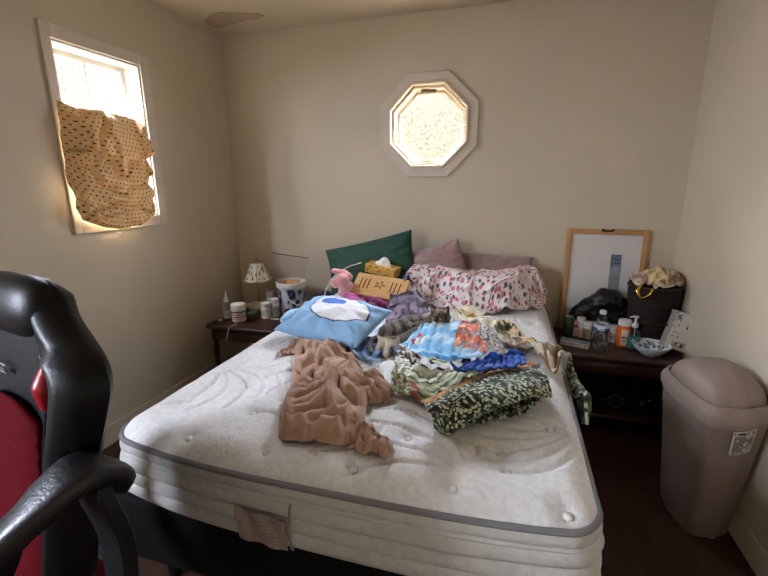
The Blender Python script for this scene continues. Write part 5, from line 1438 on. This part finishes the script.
d, r = cell(a_ * 4.2, v_ * 3.2, 8); put(c, (d < .34) & (r > .35) & (v_ > .15) & (v_ < .85), (120, 84, 78)); put(c, (d < .25) & (r > .7) & (v_ > .15) & (v_ < .85), (84, 100, 72))
grid_mesh('lamp_shade', Gs, M_tiff, lm, c, None, thick=.003, closed_u=True)
obj('finial', lathe([(rT * .9, zt2 - .002), (rT * .5, zt2 + .006), (.004, zt2 + .01), (.007, zt2 + .022), (.003, zt2 + .032), (0, zt2 + .036)], 14), M_brass, lm)
# bucket
b = B(293, 312); b = Vector((b.x, min(b.y, YB - .14), NZ + .001)); k_ = depth(b); rk = 14.0 * k_; hk = WY(293, 283, b.y - .06).z - NZ
bu = thing('plastic_bucket', 'white bucket with dark blue printed wrap on the left nightstand', 'bucket', b)
prof = resample([(.0001, 0, 0), (rk * .84, 0, 0), (rk * .86, .004, 0), (rk * .96, hk * .86, 0)], 40)[:, :2]
G = lathe_grid(prof, 90); Rr = (G[..., 2] / hk); Aa = np.ones((40, 1)) * np.linspace(0, 2 * PI, 90, endpoint=False)[None]
c = paint(G.shape[:2], (206, 204, 204)); m = (Rr > .06) & (Rr < .80); n1 = vnoise(Aa * 4.5, Rr * 7, 0, 4, 2); put(c, m, (46, 56, 98)); put(c, m & (n1 > .54), (196, 198, 206)); d, r = cell(Aa * 4, Rr * 5, 5); put(c, m & (d < .2) & (r > .5), (140, 150, 190)); put(c, m & (np.abs(Aa - 4.6) < .22) & (Rr > .2), (202, 204, 210))
grid_mesh('bucket_wall', G, M_lab, bu, c, None, closed_u=True)
obj('rim', lathe([(rk * .96, hk * .84), (rk * 1.03, hk * .84), (rk * 1.05, hk * .87), (rk * 1.05, hk * .985), (rk * 1.02, hk), (rk * .97, hk), (rk * .94, hk * .9)], 40), M_cw, bu)
obj('inner_wall', lathe([(rk * .83, .006), (rk * .94, hk * .98)], 40), M_cw, bu)
obj('filling', lathe([(0, hk * .86), (rk * .6, hk * .88), (rk * .93, hk * .84)], 24), mat('brown_filling', (120, 84, 56), rough=.9, var=.4, vscale=60), bu)
t = tag(obj('snack_packet', box((-.042, -.022, 0), (.05, .022, .042), .008, 3), mat('tan_packet', (196, 150, 102), rough=.6, var=.15, vscale=30)), 'tan packet lying on top of the printed bucket', 'packet'); t.location = b + Vector((.018, -.012, hk * .885)); t.rotation_euler = (.1, .12, .2)
t = tag(obj('snack_packet', box((-.04, -.02, 0), (.035, .02, .034), .010, 3), mat('brown_packet', (142, 100, 72), rough=.6, var=.2, vscale=30)), 'brown packet in the printed bucket, left of the tan one', 'packet'); t.location = b + Vector((-.05, .01, hk * .885)); t.rotation_euler = (0, -.15, -.3)
# clear zip bag standing in the bucket, with its dark closing strip
zA, zB = WY(272, 252.5, b.y), WY(309, 258, b.y); zl, zr = WY(281, 277, b.y), WY(304, 277, b.y)
G = coons([tuple(zl), tuple(zr)], [tuple(zA), tuple(zB)], [tuple(zl), tuple(zA)], [tuple(zr), tuple(zB)], 20, 20)
G[..., 1] += .02 * (vnoise(G[..., 0] * 20, G[..., 2] * 20, 0, 3) - .5)
zbag = thing('zip_bag', 'clear plastic bag with a dark closing strip standing in the bucket', 'bag', tuple((zl + zr) / 2))
grid_mesh('bag_film', G - np.array(zbag.location), glass_mat('thin_film', (250, 250, 250), .0, .15), zbag, None, None, thick=.0006)
bm = BM(); add_tube(bm, smooth_path([zA - zbag.location, (zA - zbag.location).lerp(zB - zbag.location, .3) + Vector((0, 0, -.004)), zB - zbag.location], 8), [.006 - .003 * i / 16 for i in range(17)], 8); obj('closing_strip', bm, mat('strip_grey', (84, 78, 74), rough=.5), zbag)
# tag and cord in front of the bucket
tgp = B(281, 313); h, r = px_size(tgp, 17, 6)
o = obj('price_tag', box((-r, -.0015, 0), (r, .0015, h), .001), M_cw); o.location = Vector((tgp.x, min(tgp.y, b.y - rk - .012), NZ + .001)); o.rotation_euler = (0, 0, .3); tag(o, 'small white card tag propped against the printed bucket', 'tag')
y_ = o.location.y - .02
o = obj('cord', tube([WY(281, 290, y_ - .01), WY(285, 294, y_ - .04), WY(290, 301, y_ - .08), WY(298, 305, y_ - .085), WY(306, 305, y_ - .07), W(316, 301, .76)], .005, 8), M_cable); tag(o, 'pinkish-white cord looping from the bucket towards the bed', 'cord')
gL = 'bottles on the left nightstand'
put_b(266.5, 317.5, 15.5, 9.5, 'squat white pill bottle in front of the table lamp', M_cw, M_cw, (206, 204, 194), (140, 130, 120), 11, group=gL)
put_b(275.5, 316, 18, 8.5, 'taller white pill bottle with green-grey label beside the bucket', M_cw, M_cw, (176, 186, 170), (110, 116, 104), 12, group=gL)
put_b(271.5, 309, 19, 9, 'white bottle with wide cap standing behind the two pill bottles', M_cw, M_cw, (196, 190, 180), (130, 120, 110), 13, group=gL, capf=.3)
# squeeze bottle with a pointed nozzle
b = B(228, 318); h, r = px_size(b, 28, 8)
t = thing('squeeze_bottle', 'clear squeeze bottle with pointed white nozzle near the left wall', 'bottle', b)
obj('bottle_body', lathe([(0, 0), (r * .92, 0), (r, .004), (r, h * .5), (r * .8, h * .58), (r * .5, h * .62)], 20), mat('grey_clear_plastic', (150, 148, 140), rough=.3, var=.05, trans=.2), t)
obj('nozzle', lathe([(0, h * .61), (r * .62, h * .61), (r * .62, h * .72), (r * .34, h * .76), (r * .14, h * .98), (0, h)], 16), M_cw, t)
label_band('label', r * 1.015, h * .05, h * .3, text_label((206, 204, 198), (80, 76, 74), 4), t)
# jar with white lid
b = B(239.5, 322); h, r = px_size(b, 19, 14)
t = thing('jar', 'wide jar with white lid and red-printed label, left nightstand', 'jar', b)
obj('jar_body', lathe([(0, 0), (r * .9, 0), (r * .96, .004), (r * .96, h * .66), (0, h * .68)], 28), mat('jar_glass', (110, 96, 86), rough=.25, var=.2, vscale=30), t)
obj('lid', lathe([(0, h * .66), (r, h * .66), (r * 1.02, h * .69), (r * 1.02, h * .95), (r * .96, h), (0, h)], 28), M_cw, t)
label_band('label', r * .975, h * .12, h * .58, text_label((196, 186, 176), (130, 58, 54), 6), t)
# plastic packets and small things
M_tanp = soft('tan_crinkle', (178, 160, 128), bump=.4, sheen=0); M_grn = soft('green_crinkle', (82, 106, 84), bump=.4, sheen=0)
ch_ = [[(W(248, 306, NZ + .045), .022), (W(256, 304, NZ + .05), .026), (W(264, 305, NZ + .045), .022)], [(W(252, 308, NZ + .03), .024), (W(262, 308, NZ + .03), .022)]]
ch_ = [[(Vector((p.x, p.y, max(p.z, NZ + r + .006))), r) for p, r in c] for c in ch_]
blob_thing('plastic_packet', 'crumpled tan plastic packet at the foot of the lamp', 'packet', ch_, M_tanp, .005, .010, 45, 3)
ch_ = [[(W(249, 314, NZ + .03), .018), (W(256, 313, NZ + .03), .022)]]
ch_ = [[(Vector((p.x, p.y, max(p.z, NZ + r + .005))), r) for p, r in c] for c in ch_]
blob_thing('plastic_packet', 'crumpled green packet between the wide jar and pill bottles', 'packet', ch_, M_grn, .005, .008, 45, 5)
b = B(275, 319); o = obj('pen', tube([(-.03, 0, .006), (0, .002, .006), (.035, .004, .006)], .005, 8), M_cw); o.location = b + Vector((.01, -.02, 0)); tag(o, 'short white stick lying before the pill bottles', 'stick')
b = B(221, 321); bm = BM(); add_tube(bm, smooth_path([(-.014, -.012, .008), (-.004, .0, .010), (.010, .008, .009)], 4), .007, 8); add_tube(bm, smooth_path([(.0, -.012, .007), (.008, -.004, .009)], 4), .005, 8)
o = obj('clip', bm, M_cw); o.location = b; tag(o, 'small white clip at the left end of the left nightstand', 'clip')
e0 = B(244, 321); yf = nl.location.y - (YB - .03 - p.y) / 2 if False else W(205, 325, NZ).y
o = obj('string', tube([B(244, 321) + Vector((0, 0, .003)), Vector((e0.x - .01, yf + .02, NZ + .004)), Vector((e0.x - .016, yf - .008, NZ - .01)), Vector((e0.x - .03, yf - .010, NZ - .06)), Vector((e0.x - .045, yf - .010, NZ - .10))], .0035, 8), M_cable); tag(o, 'pale string hanging over the front of the left nightstand', 'string')
